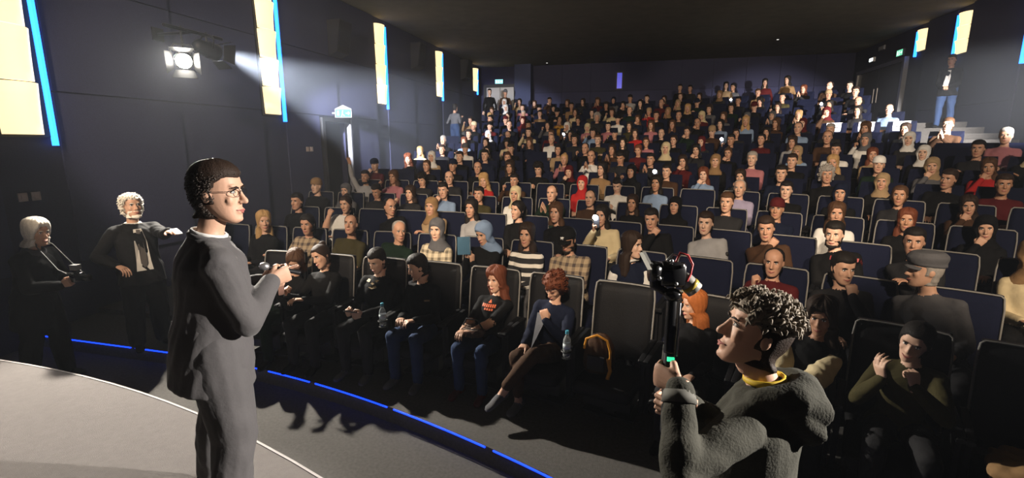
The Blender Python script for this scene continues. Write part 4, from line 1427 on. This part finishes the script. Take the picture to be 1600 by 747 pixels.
TOPS = ['black'] * 9 + ['charcoal'] * 4 + ['navy'] * 3 + ['grey', 'grey', 'light grey', 'white', 'white', 'cream', 'beige', 'brown', 'brown', 'olive', 'maroon', 'maroon', 'pink', 'light blue', 'dark green', 'tan', 'red']
HAIR_F = ['long', 'long', 'wavy', 'bob', 'bun', 'ponytail', 'scarf', 'scarf']
HAIR_M = ['short', 'short', 'short', 'receding', 'beanie', 'curly']
STYLE_W = {'short': 'short {} hair', 'receding': 'receding {} hair', 'long': 'long {} hair', 'wavy': 'wavy {} hair', 'bob': 'a {} bob', 'bun': 'a {} hair bun', 'ponytail': 'tied back {} hair', 'curly': 'curly {} hair'}
R = random.Random(21)
SEEN = 0
SEATED = {k: [] for k in SLOTS}
for k in range(1, NROW + 1):
    for x in SLOTS[k]:
        if (k, x) in SPECIAL:
            sp = SPECIAL[(k, x)]
        elif x in TAKEN[k]:
            SEATED[k].append((x, TAKEN[k][x] or None)); continue
        else:
            sp = None
        q = proj((x, row_y(k, x), ROWZ[k - 1] + 1.1))
        if k <= 3: empty_p = .55 if k > 1 else 1.0
        elif q[0] < 640 and k < 8: empty_p = .25
        else: empty_p = .09
        # a few empty seats in the lit corners
        lit_gap = (k in (9, 11) and 1380 < q[0] < 1500) or (k in (8, 10) and 655 < q[0] < 720 and sp is None and R.random() < .4)
        if sp is None and (R.random() < empty_p or lit_gap):
            SEATED[k].append((x, None)); continue
        if sp:
            g = sp
            hd, st, hc, top, po = g['head'], g['style'], g['hair'], g['top'], g['pose']
            hat, lab, sk = g.get('hat'), g['label'], g.get('skin', R.randrange(4))
        else:
            fem = R.random() < .52
            hd = ('f' if fem else 'm') + ('s' if R.random() < .3 else '')
            st = R.choice(HAIR_F if fem else HAIR_M)
            hc = R.choice(['black', 'black', 'dark brown', 'dark brown', 'brown', 'blond' if fem else 'black', 'auburn' if fem else 'grey'])
            top = R.choice(TOPS)
            po = R.choice(['lap', 'lap', 'cross', 'chin', 'clap', 'phone', 'tiltl', 'tiltr', 'fwd', 'hold'])
            hat = R.choice(['black', 'grey', 'cream', 'navy', 'beige', 'maroon', 'white', 'tan']) if st in ('scarf', 'beanie') else None
            sk = R.choice([0, 0, 1, 1, 2, 3])
            if hc == 'auburn' and st in ('bob', 'bun'): hc = 'brown'
            head_w = f'a {hat} headscarf' if st == 'scarf' else f'a {hat} knitted hat' if st == 'beanie' else STYLE_W[st].format(hc)
            lab = f'person with {head_w}, {top} top,{POSE_WORDS[po]} in the {NTH[k]} row'
            if len(lab.split()) > 16: lab = lab.replace(' in the ', ' ')
        SEATED[k].append((x, lab if sp else f'person with {head_w}, {top} top, {NTH[k]} row'))
        me, p = gen_body(po, hd[0] + ('s' if po in ('lap', 'tiltl', 'clap') else ''))
        jx, jr, sc_ = R.uniform(-.02, .02), R.uniform(-.10, .10), R.uniform(.94, 1.02) * (.97 if hd[0] == 'f' else 1.0)
        loc = (x + jx, row_y(k, x) + R.uniform(-.01, .0), ROWZ[k - 1])
        rz = row_rot(x) + jr * .5
        o = person(me, p.headM, loc, rz, lab, f'people sitting in the {NTH[k]} row', body_mats(sk, top, R.choice(['charcoal', 'black', 'denim blue', 'navy']), 'black', hc), st, hc, hat, sc_, (sp or {}).get('beard'), R.randrange(3))
        SEEN += 1
        if sp and sp.get('flash'):
            phone(world_of(loc, rz, sc_) @ Matrix.Translation((-.09, -.35, 1.12)) @ Matrix.Rotation(math.radians(8), 4, 'X'), 'smartphone with a glaring light held by the ' + lab.split(' holding')[0], flash=True)
for k, lst in SEATED.items():
    for i, (x, who) in enumerate(lst):
        if who:
            cinema_seat(x, k, True, 'under the ' + who)
        else:
            nb = [w for _, w in lst[max(0, i - 1):i] + lst[i + 1:i + 2] if w]
            cinema_seat(x, k, False, ('beside the ' + nb[0]) if nb else None)
print('AUDIENCE', SEEN, 'SEATS', sum(len(v) for v in SLOTS.values()))

# ================================================================== STANDING PEOPLE
def floor_z(x, y):
    z = 0.0
    for k in range(1, NROW + 1):
        f = led_y(x) if k == 1 else row_y(k, x) - .70
        if y > f: z = ROWZ[k - 1]
    return z
def to_local(W, pt):
    return tuple(W.inverted() @ Vector(pt))

JACKET = [(-.17, .198, .160, 0), (-.16, .205, .168, 0), (-.08, .200, .164, 0), (.02, .188, .155, 0), (.11, .172, .140, -.004), (.20, .172, .138, -.008), (.30, .184, .142, -.006),
          (.365, .184, .130, .0), (.415, .155, .108, .004), (.450, .112, .084, .010), (.478, .082, .072, .014), (.49, .05, .05, .014)]
def jacket_mb(p, low=-.17, vox=.009, fold=.011, grow=0.0, sleeve=.94, seed=0, hood=False, armgrow=.016):
    mb = MB()
    secs = [q for q in JACKET if q[0] > -.10] 
    lows = [(low, .200, .162, 0), (low + .012, .208, .170, 0), ((low - .09) / 2, .203, .166, 0)]
    torso(mb, p, grow, 0, lows + secs)
    for s in (1, -1):
        arm(mb, p, s, armgrow + grow, 0, stop=sleeve)
    if hood:
        c = p.mid + p.up2 * .27
        R = p.R2
        ring = []
        for i in range(13):
            a = 2 * math.pi * i / 12
            back = .5 - .5 * math.cos(a)             # 0 at the front, 1 at the back
            ring.append(c + R @ (math.sin(a) * (.098 + .02 * back), -math.cos(a) * (.085 + .03 * back) + .025, -.025 + .055 * back))
        mb.tube(ring, [.028 + .026 * (.5 - .5 * math.cos(2 * math.pi * i / 12)) for i in range(13)], 12, 0)
        mb.tube([c + R @ (-.07, .115, .03), c + R @ (0, .165, -.02), c + R @ (.07, .115, .03)], [.045, .060, .045], 12, 0)
        mb.tube([c + R @ (-.05, .13, -.03), c + R @ (0, .165, -.10), c + R @ (.05, .13, -.03)], [.045, .050, .045], 12, 0)
    return remesh(mb, vox, 3, fold * 1.2, (6, 6, 11), seed)
def trousers_mb(p, vox=.010, fold=.010, grow=.020, seed=0, stop=.985):
    mb = MB()
    torso(mb, p, .018, 0, [q for q in TORSO if q[0] < .15])
    for s in (1, -1):
        leg(mb, p, s, grow, 0, stop)
    return remesh(mb, vox, 3, fold, (9, 9, 9), seed)
def collar(p, m, o, name='shirt_collar', r=.070, th=.014, dz=.0):
    c = p.mid + p.up2 * (.268 + dz)
    pts = [c + p.R2 @ (math.sin(a) * r, .012 - math.cos(a) * r * .95, .018 * (.5 - .5 * math.cos(a))) for a in np.linspace(0, 2 * math.pi, 15)]
    return MB().tube(pts, th, 8, flat=1.6).build(name, m, o, smooth=True)

def standing(loc, rz, label, pose, head, style, hair, skin, scale=1.0, group='people standing', fine=True, jacket=None, trousers='black', shoes='black', top='white', vox=.018, beard=None, hood=False, low=-.17, seed=0, hat=None, build=1.0, hairseed=1, jmat=None, tmat=None):
    p = skeleton(sit=False, build=build, **pose)
    me = make_body(p, head, vox, fine, seed=seed, foldamt=.003, grow=.0).mesh('body', True, 8)
    o = person(me, p.headM, loc, rz, label, group, body_mats(skin, top, trousers, shoes, hair), style, hair, hat, scale, beard, hairseed)
    if jacket or jmat:
        jacket_mb(p, low=low, seed=seed, hood=hood, vox=.0095 if fine else .016, fold=.009 if hood else .008).build('jacket' if not hood else 'hooded_sweatshirt', jmat or cmat(jacket), o, smooth=True)
    trousers_mb(p, seed=seed, vox=.0095 if fine else .015, grow=.032 if fine else .018).build('trousers', tmat or cmat(trousers), o, smooth=True)
    W = world_of(Vector(loc), rz, scale)
    return o, p, W

def hair_tufts(n, lo, hi, lmin, lmax, ok, seed, r=.004, lay=.0):
    rs = np.random.default_rng(seed)
    mb = MB()
    for i in range(n):
        a, zz = rs.uniform(-math.pi, math.pi), rs.uniform(lo, hi)
        if not ok(abs(a), zz): continue
        w_, f_, b_ = head_ring(zz); m_, d_ = (f_ + b_) / 2, (f_ - b_) / 2
        base = np.array((w_ * math.sin(a), -(m_ + d_ * math.cos(a)), zz))
        n_ = nrm(base - (0, .01, -.01)); side = nrm(np.cross(n_, rs.normal(0, 1, 3)) + np.array((0, .5, -.9)) * lay)
        L_ = rs.uniform(lmin, lmax); b0 = base + n_ * .010
        mb.tube([b0, b0 + n_ * L_ * .55 + side * L_ * .3, b0 + n_ * L_ * .75 + side * L_ * .9], [r, r * .9, r * .3], 4, ends=False)
    return mb

# ---- the man in the suit on the stage
HOST = (-1.90, 1.73, .55)
M_suit = mat('grey_suit_wool', (.066, .062, .064), .8, .10, 14, .12, 40, sheen=.15)
o, p, W = standing(HOST, math.radians(143), 'man in a dark grey suit and glasses standing on the stage, hands clasped',
    dict(recline=-4, lean=-5, slump=2, head=(-36, 2, 0), wr=(-.035, -.26, 1.16), wl=(.045, -.24, 1.14), hr='grip', hl='point', pr=(1, .1, .1), pl=(-1, .2, .2), dr=(.15, -1, .25), dl=(-.35, -1, .2), er=(-.5, .2, -1), el=(.5, .2, -1),
         knees={1: (.22, -.02, .50), -1: (-.14, -.03, .50)}, ankles={1: (.31, .04, .09), -1: (-.17, .02, .09)}),
    'm', 'short', 'dark brown', 0, 1.03, jmat=M_suit, tmat=M_suit, trousers='charcoal', top='charcoal', seed=1.3, build=1.06, low=-.20)
collar(p, M_suit, o, 'jacket_collar', .074, .011, -.004)
collar(p, cmat('white'), o, 'shirt_collar', .066, .009, .010)
ht = hair_tufts(3000, -.08, .127, .006, .011, lambda a, z: z > (.080 if a < .8 else .080 - (a - .8) * .055 if a < 1.28 else -.02 if a < 1.75 else -.075), 5, .0020, 1.0)
hto = ht.build('hair_strands', mat('greying_brown_hair', (.045, .036, .030), .6, .4, 90), o, smooth=True); hto.matrix_local = Matrix(p.headM.tolist())
g = MB()
for s in (1, -1):
    ring = [(s * .033 + .024 * math.cos(a), -.100 + .35 * abs(s * .033 + .024 * math.cos(a) - 0) * .35, .012 + .018 * math.sin(a)) for a in np.linspace(0, 2 * math.pi, 17)]
    g.tube(ring, .0013, 6, ends=False)
    g.tube([(s * .058, -.090, .018), (s * .076, -.060, .019), (s * .083, .0, .016), (s * .080, .022, .002)], .0013, 6)
g.tube([(-.010, -.100, .016), (0, -.103, .019), (.010, -.100, .016)], .0013, 6)
go = g.build('glasses', M_blackmetal, o, smooth=True); go.matrix_local = Matrix(p.headM.tolist())
mic = empty('microphone'); mic.matrix_world = W @ Matrix.Translation((.0, -.33, 1.195)) @ Matrix.Rotation(math.radians(-70), 4, 'X') @ Matrix.Rotation(math.radians(25), 4, 'Z')
tag(mic, 'small dark microphone in the clasped hands of the suited man', 'microphone')
MB().tube([(0, 0, -.07), (0, 0, .07)], [.011, .013], 12).build('handle', M_blackmetal, mic)
MB().ball((0, 0, .09), (.02, .02, .024), 12, 10).build('grille', M_steel, mic, smooth=True)

# ---- the camera operator in the gangway
OPER = (.47, 1.86, 0.0)
RZO = math.radians(-118)
WO = world_of(Vector(OPER), RZO, 1.075)
grip_pt = at_depth(1043, 585, 1.72)
loc_g = np.array(to_local(WO, grip_pt))
M_hood = mat('olive_grey_fleece', (.045, .044, .036), .95, .2, 30, .25, 120, spec=.15)
o, p, W = standing(OPER, RZO, 'camera operator with curly fair hair and dark hooded sweatshirt holding a gimbal',
    dict(recline=2, slump=2, head=(33, -16, -4), wl=tuple(loc_g + np.array((.045, .059, .0))), wr=tuple(loc_g + np.array((-.05, .056, -.11))), hl='grip', hr='grip', pl=(-1, .2, 0), pr=(1, .3, 0), dl=(-.2, -1, 0), dr=(.3, -1, 0), el=(.8, .2, -1), er=(-.8, .2, -1)),
    'm', 'short', 'dark brown', 0, 1.075, jmat=M_hood, trousers='black', top='black', hood=True, seed=4.2, build=1.08, low=-.16)
# curly top of the hair, built from small tufts over a fair base
def fair_top(z, a):
    line = .064 if abs(a) < .9 else .045
    return -.012 + sstep(line - .012, line + .012, z) * (.030 + .006 * math.sin(9 * a + 40 * z) + .005 * math.sin(17 * a - 60 * z))
ft = head_shell(fair_top, -.02, rows=30, cols=56, seed=2).build('hair_top', mat('fair_curly_hair', (.17, .14, .105), .65, .35, 80, spec=.2), o, smooth=True)
ft.matrix_local = Matrix(p.headM.tolist())
rs = np.random.default_rng(3)
tufts = MB()
for i in range(620):
    a, zz = rs.uniform(-math.pi, math.pi), rs.uniform(.035, .127)
    if abs(a) < .8 and zz < .070: continue
    w_, f_, b_ = head_ring(zz); m_, d_ = (f_ + b_) / 2, (f_ - b_) / 2
    base = np.array((w_ * math.sin(a), -(m_ + d_ * math.cos(a)), zz))
    n_ = nrm(base - (0, .01, -.02)); side = nrm(np.cross(n_, rs.normal(0, 1, 3)))
    L_ = rs.uniform(.028, .050) * (1 if zz > .06 else .7)
    tufts.tube([base - n_ * .004, base + n_ * L_ * .5 + side * .006, base + n_ * L_ * .85 + side * .016, base + n_ * L_ * .80 + side * .026 + np.array((0, 0, -.004))], [.0065, .0060, .0045, .0020], 5)
to = tufts.build('curly_hair', mat('fair_curly_hair', (.17, .14, .105), .65, .35, 80, spec=.2), o, smooth=True)
to.matrix_local = Matrix(p.headM.tolist())
collar(p, mat('yellow_lanyard', (.50, .34, .02), .6), o, 'lanyard', .066, .007, .035)
q = p.sh[1] * .62 + p.el[1] * .38
nq = nrm(p.R2 @ (1, .25, 0))
bd = MB().tube([q + nq * .066, q + nq * .074], [.024, .023], 18, ends=False).build('round_badge', mat('grey_badge', (.30, .30, .28), .6), o)
wb = p.el[1] * .12 + p.wr[1] * .88
MB().tube([wb - nrm(p.wr[1] - p.el[1]) * .022, wb + nrm(p.wr[1] - p.el[1]) * .016], [.054, .046], 16, ends=False).build('cuff', mat('grey_cuff', (.10, .097, .085), .8), o, smooth=True)

# ---- the gimbal and video camera he holds
GB = Vector(at_depth(1043, 600, 1.72)); GT = Vector(at_depth(1050, 470, 1.74))
gz = (GT - GB).normalized()
gx = Vector(RT); gx = (gx - gz * gx.dot(gz)).normalized()
gy = gz.cross(gx)
GM = Matrix(((gx.x, gy.x, gz.x, GB.x), (gx.y, gy.y, gz.y, GB.y), (gx.z, gy.z, gz.z, GB.z), (0, 0, 0, 1)))
gm = empty('camera_gimbal'); gm.matrix_world = GM
tag(gm, 'black handheld gimbal with a video camera held up by the operator', 'camera gimbal')
HL = (GT - GB).length
M_gloss = mat('glossy_black_plastic', (.010, .010, .011), .18, .2, 20, spec=.6)
MB().tube([(0, 0, -.16), (0, 0, HL * .4)], [.017, .019], 14).build('handle', M_black, gm, smooth=True)
MB().tube([(0, 0, HL * .4), (0, 0, HL)], [.021, .019], 14).build('pole', M_gloss, gm, smooth=True)
MB().tube([(.024, -.01, HL * .35), (.026, -.01, HL * .97)], [.0035, .0035], 8).build('side_rail', M_steel, gm, smooth=True)
MB().box(-.012, .012, -.024, -.016, HL * .28, HL * .33).build('status_light', mat('green_led', (.02, .5, .2), .4, emit=(.05, .9, .4), estr=1.2), gm)
MB().ball((0, 0, HL + .02), (.034, .034, .026), 14, 10).tube([(0, .02, HL + .02), (-.062, .02, HL + .05), (-.068, .02, HL + .11)], [.017, .017, .016], 12).build('tilt_arm', M_gloss, gm, smooth=True)
MB().loft([((x, 0, HL + .10), (0, .038, 0), (0, 0, .038)) for x in (-.085, -.055)], 18).build('motor', M_gloss, gm, smooth=True)
cb = MB().loft([((x, 0, HL + .095), (0, a, 0), (0, 0, b)) for x, a, b in ((-.05, .030, .038), (-.045, .036, .045), (.03, .036, .046), (.036, .030, .040))], 16, power=4)
cbo = cb.build('camera_body', M_gloss, gm, smooth=True)
ln = MB().loft([((.03 + t * .7, 0, HL + .088 - t * .62), (.62 * r, 0, .7 * r), (0, r, 0)) for t, r in ((0, .026), (.02, .032), (.05, .033), (.072, .034), (.075, .025))], 18)
ln.build('lens', mat('silver_lens', (.42, .41, .38), .35, metal=.5), gm, smooth=True)
MB().loft([((.03 + t * .7, 0, HL + .088 - t * .62), (.62 * r, 0, .7 * r), (0, r, 0)) for t, r in ((.040, .0345), (.056, .0345))], 18).build('lens_ring', mat('yellow_ring', (.45, .33, .05), .4), gm, smooth=True)
MB().tube([(.0, -.02, HL + .14), (.012, -.025, HL + .172), (.040, -.025, HL + .165), (.058, -.025, HL + .135), (.052, -.025, HL + .10), (.040, -.03, HL + .075)], .0042, 8).build('red_cable', mat('red_cable', (.50, .05, .05), .4), gm, smooth=True)
MB().tube([(-.03, -.02, HL + .145), (-.012, -.02, HL + .165), (.012, -.022, HL + .162)], .004, 8).build('cold_shoe_clip', M_steel, gm, smooth=True)
MB().obox((-.098, .0, HL + .135), (.004, 0, .002), (0, .028, 0), (-.018, 0, .030)).build('monitor_flap', mat('pale_monitor_back', (.55, .54, .50), .5), gm)
for bx, bz in ((-.02, .14), (.02, .125), (-.06, .075), (.0, .06)):
    MB().ball((bx, -.036, HL + bz), (.007, .005, .007), 10, 8).build('knob', M_steel, gm, smooth=True)

# ---- white haired woman with a camera
o, p, W = standing((-5.82, 3.34, 0.0), math.radians(104), 'white haired woman in a long black coat holding a camera below the stage',
    dict(recline=-8, slump=6, head=(-8, 6, 0), wl=(.08, -.36, 1.10), wr=(-.08, -.38, 1.06), hl='grip', hr='grip', pl=(-1, 0, .3), pr=(1, 0, .3), dl=(0, -1, .2), dr=(0, -1, .3), ankles={1: (.10, -.10, .09), -1: (-.10, .10, .09)}, knees={1: (.10, -.09, .50), -1: (-.10, .0, .50)}),
    'f', 'shortbob', 'white', 0, .98, jacket='black', trousers='black', top='grey', seed=7.7, low=-.34, build=.98)
collar(p, cmat('grey'), o, 'scarf', .075, .026, -.012)
vc = empty('photo_camera'); vc.matrix_world = W @ Matrix.Translation((0, -.48, 1.12))
tag(vc, 'black photo camera held by the white haired woman', 'camera')
MB().loft([((0, y, 0), (a, 0, 0), (0, 0, b)) for y, a, b in ((-.03, .06, .038), (-.025, .068, .045), (.025, .068, .045), (.03, .06, .038))], 16, power=5).build('camera_body', M_gloss, vc, smooth=True)
MB().loft([((0, y, -.005), (r, 0, 0), (0, 0, r)) for y, r in ((-.02, .034), (-.07, .034), (-.075, .038), (-.12, .038), (-.122, .028))], 18).build('lens', M_gloss, vc, smooth=True)
MB().loft([((0, y, .055), (.026, 0, 0), (0, 0, .018)) for y in (-.02, .02)], 12, power=4).build('viewfinder', M_gloss, vc)
MB().box(-.03, .03, -.03, .04, .078, .13).build('flash_head', mat('grey_flash', (.20, .20, .20), .4), vc)
for bx in (-.05, .045): MB().ball((bx, 0, .05), .010, 10, 8).build('dial', M_steel, vc, smooth=True)
MB().tube([(-.065, 0, .03), (-.09, .10, .10), (-.08, .28, .33), (0, .36, .40), (.08, .28, .33), (.09, .10, .10), (.065, 0, .03)], .008, 6, flat=.4).build('strap', M_black, vc, smooth=True)

# ---- white haired man with a tie
ZM = ROWZ[0]
o, p, W = standing((-5.22, 3.98, ZM), math.radians(66), 'white bearded man in a black suit and tie stretching out one arm',
    dict(recline=4, head=(8, -6, 0), wl=(.16, -.50, 1.36), hl='flat', pl=(0, 0, -1), dl=(.1, -1, .05), el=(.4, .3, -1), wr=(-.24, -.20, 1.02), er=(-.8, .4, -.6)),
    'm', 'short', 'white', 0, 1.0, jacket='black', trousers='black', top='white', seed=9.1, build=1.06, beard='white', low=-.18, hairseed=5)
ht = hair_tufts(900, -.06, .127, .020, .034, lambda a, z: z > (.07 if a < .9 else .07 - (a - .9) * .2), 8, .0050, .3)
hto = ht.build('hair_strands', hair_mat('white'), o, smooth=True); hto.matrix_local = Matrix(p.headM.tolist())
jk = [c for c in o.children if c.name.startswith('jacket')][0]
decal(o, vf(jk), [[(-.035, 1.36), (.035, 1.36), (.055, 1.22), (.065, 1.02), (.075, .92), (-.075, .92), (-.065, 1.02), (-.055, 1.22)]], mat('white_shirt_cotton', (.45, .43, .40), .8), 'shirt_front', -.010)
decal(o, vf(jk), [[(-.016, 1.355), (.016, 1.355), (.026, 1.15), (.030, 1.0), (0, .95), (-.030, 1.0), (-.026, 1.15)]], mat('grey_tie_silk', (.07, .062, .058), .5), 'tie', -.015)
collar(p, mat('white_shirt_cotton', (.45, .43, .40), .8), o, 'shirt_collar', .068, .013, .0)
pp = empty('folded_paper'); pp.matrix_world = W @ Matrix.Translation((.18, -.66, 1.375)) @ Matrix.Rotation(math.radians(12), 4, 'X')
tag(pp, 'small folded white paper in the outstretched hand of the white bearded man', 'paper')
MB().box(-.03, .03, -.09, .07, .0, .002).build('sheet', M_white, pp)
MB().box(-.03, .03, -.085, .07, .0035, .0055).build('fold', M_white, pp)

# ---- man on the aisle steps, person walking up along the spotlight wall, people along the back wall
AX, AY = 7.05, 14.3
def aisle_z(x, y):
    z = 0
    for k in range(5, NROW + 1):
        if y > row_y(k, x) - .72: z = ROWZ[k - 1] + .012
        if k < NROW and y > row_y(k, x) - .22: z = (ROWZ[k - 1] + ROWZ[k]) / 2 + .012
    return z
o, p, W = standing((AX, AY, aisle_z(AX, AY)), math.radians(-38), 'man in a dark jacket, white shirt and jeans standing on the aisle steps',
    dict(recline=0, head=(-6, 6, 0), wl=(.04, -.22, .98), wr=(-.04, -.23, .98), hl='grip', hr='relaxed'), 'm', 'short', 'black', 1, .98, fine=False, jacket='black', trousers='denim blue', top='white', vox=.015, seed=3)
jk = [c for c in o.children if c.name.startswith('jacket')][0]
decal(o, vf(jk), [[(-.03, 1.36), (.03, 1.36), (.05, 1.2), (.05, .98), (-.05, .98), (-.05, 1.2)]], cmat('white'), 'shirt_front', -.010)
o, p, W = standing((-6.10, 15.9, floor_z(-6.1, 15.9)), math.radians(165), 'person in a grey shirt and jeans walking up beside the spotlight wall',
    dict(recline=0, head=(0, 4, 0), wl=(.22, -.10, 1.25), wr=(-.22, -.10, 1.25)), 'm', 'short', 'black', 1, .96, fine=False, trousers='denim blue', top='grey', vox=.015, seed=5)
BACKS = [(1.35, 19.9, 'black', 'short', 'm', 'lap'), (1.75, 20.3, 'charcoal', 'short', 'm', 'x'), (2.9, 19.6, 'beige', 'long', 'f', 'x'), (3.25, 20.2, 'grey', 'short', 'm', 'x'), (4.6, 18.4, 'tan', 'bob', 'f', 'x'), (4.05, 19.0, 'maroon', 'long', 'f', 'x'), (-6.0, 19.6, 'black', 'short', 'm', 'x'), (-5.45, 20.0, 'brown', 'beanie', 'm', 'x')]
for i, (x, y, top, st, hd, _) in enumerate(BACKS):
    p = None
    where = 'in front of the grey double door' if x < -5 else 'along the back wall'
    standing((x, y, floor_z(x, y)), math.radians(-10 - 4 * x), f'person in a {top} top standing {where}', dict(recline=0, head=(R.uniform(-20, 20), 4, 0)), hd, st, 'black', i % 4, .97, 'people standing at the back', False, None, 'black', 'black', top, .022, seed=i, hat='grey')

# ================================================================== THINGS IN THE FIRST ROWS
def on_seat(k, x):
    return world_of(Vector((x, row_y(k, x), ROWZ[k - 1])), row_rot(x))
M_pet = mat('clear_bottle_plastic', (.75, .80, .82), .12, .05, 10, spec=.6)
M_pet.node_tree.nodes['Principled BSDF'].inputs['Transmission Weight'].default_value = .75
def bottle(M, label, capcol):
    o = empty('water_bottle'); o.matrix_world = M
    tag(o, label, 'bottle')
    MB().loft([((0, 0, z), (r, 0, 0), (0, r, 0)) for z, r in ((0, .022), (.006, .031), (.03, .032), (.05, .030), (.07, .032), (.12, .032), (.15, .030), (.175, .018), (.19, .0125), (.205, .0125))], 18).build('bottle_body', M_pet, o, smooth=True)
    MB().loft([((0, 0, z), (.0325, 0, 0), (0, .0325, 0)) for z in (.075, .118)], 18).build('bottle_label', mat('pale_bottle_label', (.55, .62, .66), .5), o, smooth=True)
    MB().loft([((0, 0, z), (r, 0, 0), (0, r, 0)) for z, r in ((.198, .0155), (.222, .0155), (.225, .012))], 14).build('bottle_cap', mat('cap_' + label.split()[2], capcol, .4), o)
    # holder ring on the arm of the seat
    return o
def cup_holder(M, label):
    h = empty('cup_holder'); h.matrix_world = M
    tag(h, label, 'cup holder')
    MB().tube([(.042 * math.cos(a), .042 * math.sin(a), .05) for a in np.linspace(0, 2 * math.pi, 17)], .006, 6, ends=False).build('ring', M_black, h)
    MB().loft([((0, 0, -.012), (.04, 0, 0), (0, .04, 0)), ((0, 0, -.004), (.04, 0, 0), (0, .04, 0))], 16).build('tray', M_black, h)
    MB().tube([(.042, 0, .05), (.042, 0, -.008)], .005, 6).build('stay', M_black, h)
for n, lab, cc, hl in ((0, 'clear water bottle with blue cap beside the person with crossed legs', (.06, .30, .42), 'black cup holder beside the person with crossed legs'), (-3, 'clear water bottle with pale cap between the two boys', (.40, .52, .60), 'black cup holder between the two boys')):
    M = on_seat(1, s1(n)) @ Matrix.Translation((.31, -.36, .56))
    cup_holder(M, hl)
    bottle(M, lab, cc)
# backpack on the empty seat
M = on_seat(1, s1(1)) @ Matrix.Translation((-.10, -.12, .385))
bp = empty('backpack'); bp.matrix_world = M
tag(bp, 'black backpack with orange trim on the empty front row seat', 'backpack')
bb = MB().loft([((0, y, z), (a, 0, 0), (0, b, 0)) for z, y, a, b in ((0, 0, .10, .07), (.01, 0, .125, .085), (.10, .0, .13, .09), (.22, .02, .115, .08), (.29, .03, .08, .055), (.31, .03, .04, .03))], 20, power=3)
remesh(bb, .009, 2, .012, (11, 11, 11)).build('bag_body', cmat('brown'), bp, smooth=True)
M_or = mat('orange_webbing', (.55, .24, .02), .6)
MB().tube([(-.11, -.06, .20), (-.09, -.075, .29), (0, -.07, .335), (.08, -.06, .30), (.11, -.06, .21), (.12, -.085, .10)], .011, 8, flat=.5).build('orange_strap', M_or, bp, smooth=True)
MB().tube([(.10, -.075, .14), (.125, -.095, .06), (.11, -.11, .0), (.13, -.16, -.07), (.10, -.17, -.12)], .016, 8, flat=.6).build('orange_strap', M_or, bp, smooth=True)
MB().box(-.07, .07, -.105, -.082, .04, .16).build('front_pocket', M_black, bp)
# coat thrown over the seat at the far end
M = on_seat(1, s1(5)) @ Matrix.Translation((0, -.14, .385))
ct = empty('coat'); ct.matrix_world = M
tag(ct, 'brown coat bundled on the front row seat beside the laughing woman', 'coat')
cm = MB().ball((0, 0, .08), (.20, .20, .09), 14, 10).ball((-.06, -.12, .10), (.12, .10, .09), 12, 8).ball((.10, .06, .13), (.11, .12, .09), 12, 8).tube([(-.15, -.15, .10), (.0, -.22, .07), (.12, -.22, .0)], [.06, .055, .045], 10)
remesh(cm, .012, 3, .022, (13, 13, 13)).build('coat_body', cmat('tan'), ct, smooth=True)
# paper sheets hung on empty seats near the aisle
M_paper = mat('white_paper', (.75, .75, .76), .7, .03)
for n, (k, x) in enumerate(PAPER):
    M = on_seat(k, x)
    po = empty('paper_sheet'); po.matrix_world = M
    tag(po, 'white paper sheet hung on an empty blue seat back near the aisle', 'paper', 'sheets on reserved seats')
    yb = back_surface(0, .9)[1]
    vs = [(-.15, yb - .028, .86), (.15, yb - .028, .86), (.15, yb - .004, 1.065), (-.15, yb - .004, 1.065), (-.15, yb + .10, 1.068), (.15, yb + .10, 1.068)]
    pm = MB().add(vs, [(0, 1, 2, 3), (3, 2, 5, 4)]).build('sheet', M_paper, po)
    pm.modifiers.new('thick', 'SOLIDIFY').thickness = .002
    MB().box(-.10, .10, yb - .026, yb - .022, .95, .97).build('printed_line', M_seat, po)

# ================================================================== HAZE
def haze(name, dens, box, label):
    hz = bpy.data.materials.new(name)
    hz.use_nodes = True
    nt = hz.node_tree
    nt.nodes.clear()
    out = nt.nodes.new('ShaderNodeOutputMaterial')
    sc = nt.nodes.new('ShaderNodeVolumeScatter')
    sc.inputs['Color'].default_value = (.82, .89, 1.0, 1)
    sc.inputs['Density'].default_value = dens
    sc.inputs['Anisotropy'].default_value = 0.3
    nt.links.new(sc.outputs[0], out.inputs['Volume'])
    ho = MB().box(*box).build('haze', hz)
    tag(ho, label, 'haze', kind='stuff')
haze('thin_haze', .0013, (XL + .002, XR - .002, YF + .01, YB - .01, .01, ZC - .002), 'thin stage haze hanging through the whole hall')
haze('beam_haze', .030, (XL + .26, -4.2, 6.0, 13.5, 1.0, 4.9), 'denser haze drifting in the beam of the turned away spotlight')
haze('aisle_haze', .018, (4.6, XR - .30, 6.6, 12.6, 1.2, 4.9), 'denser haze drifting over the seats beside the aisle steps')
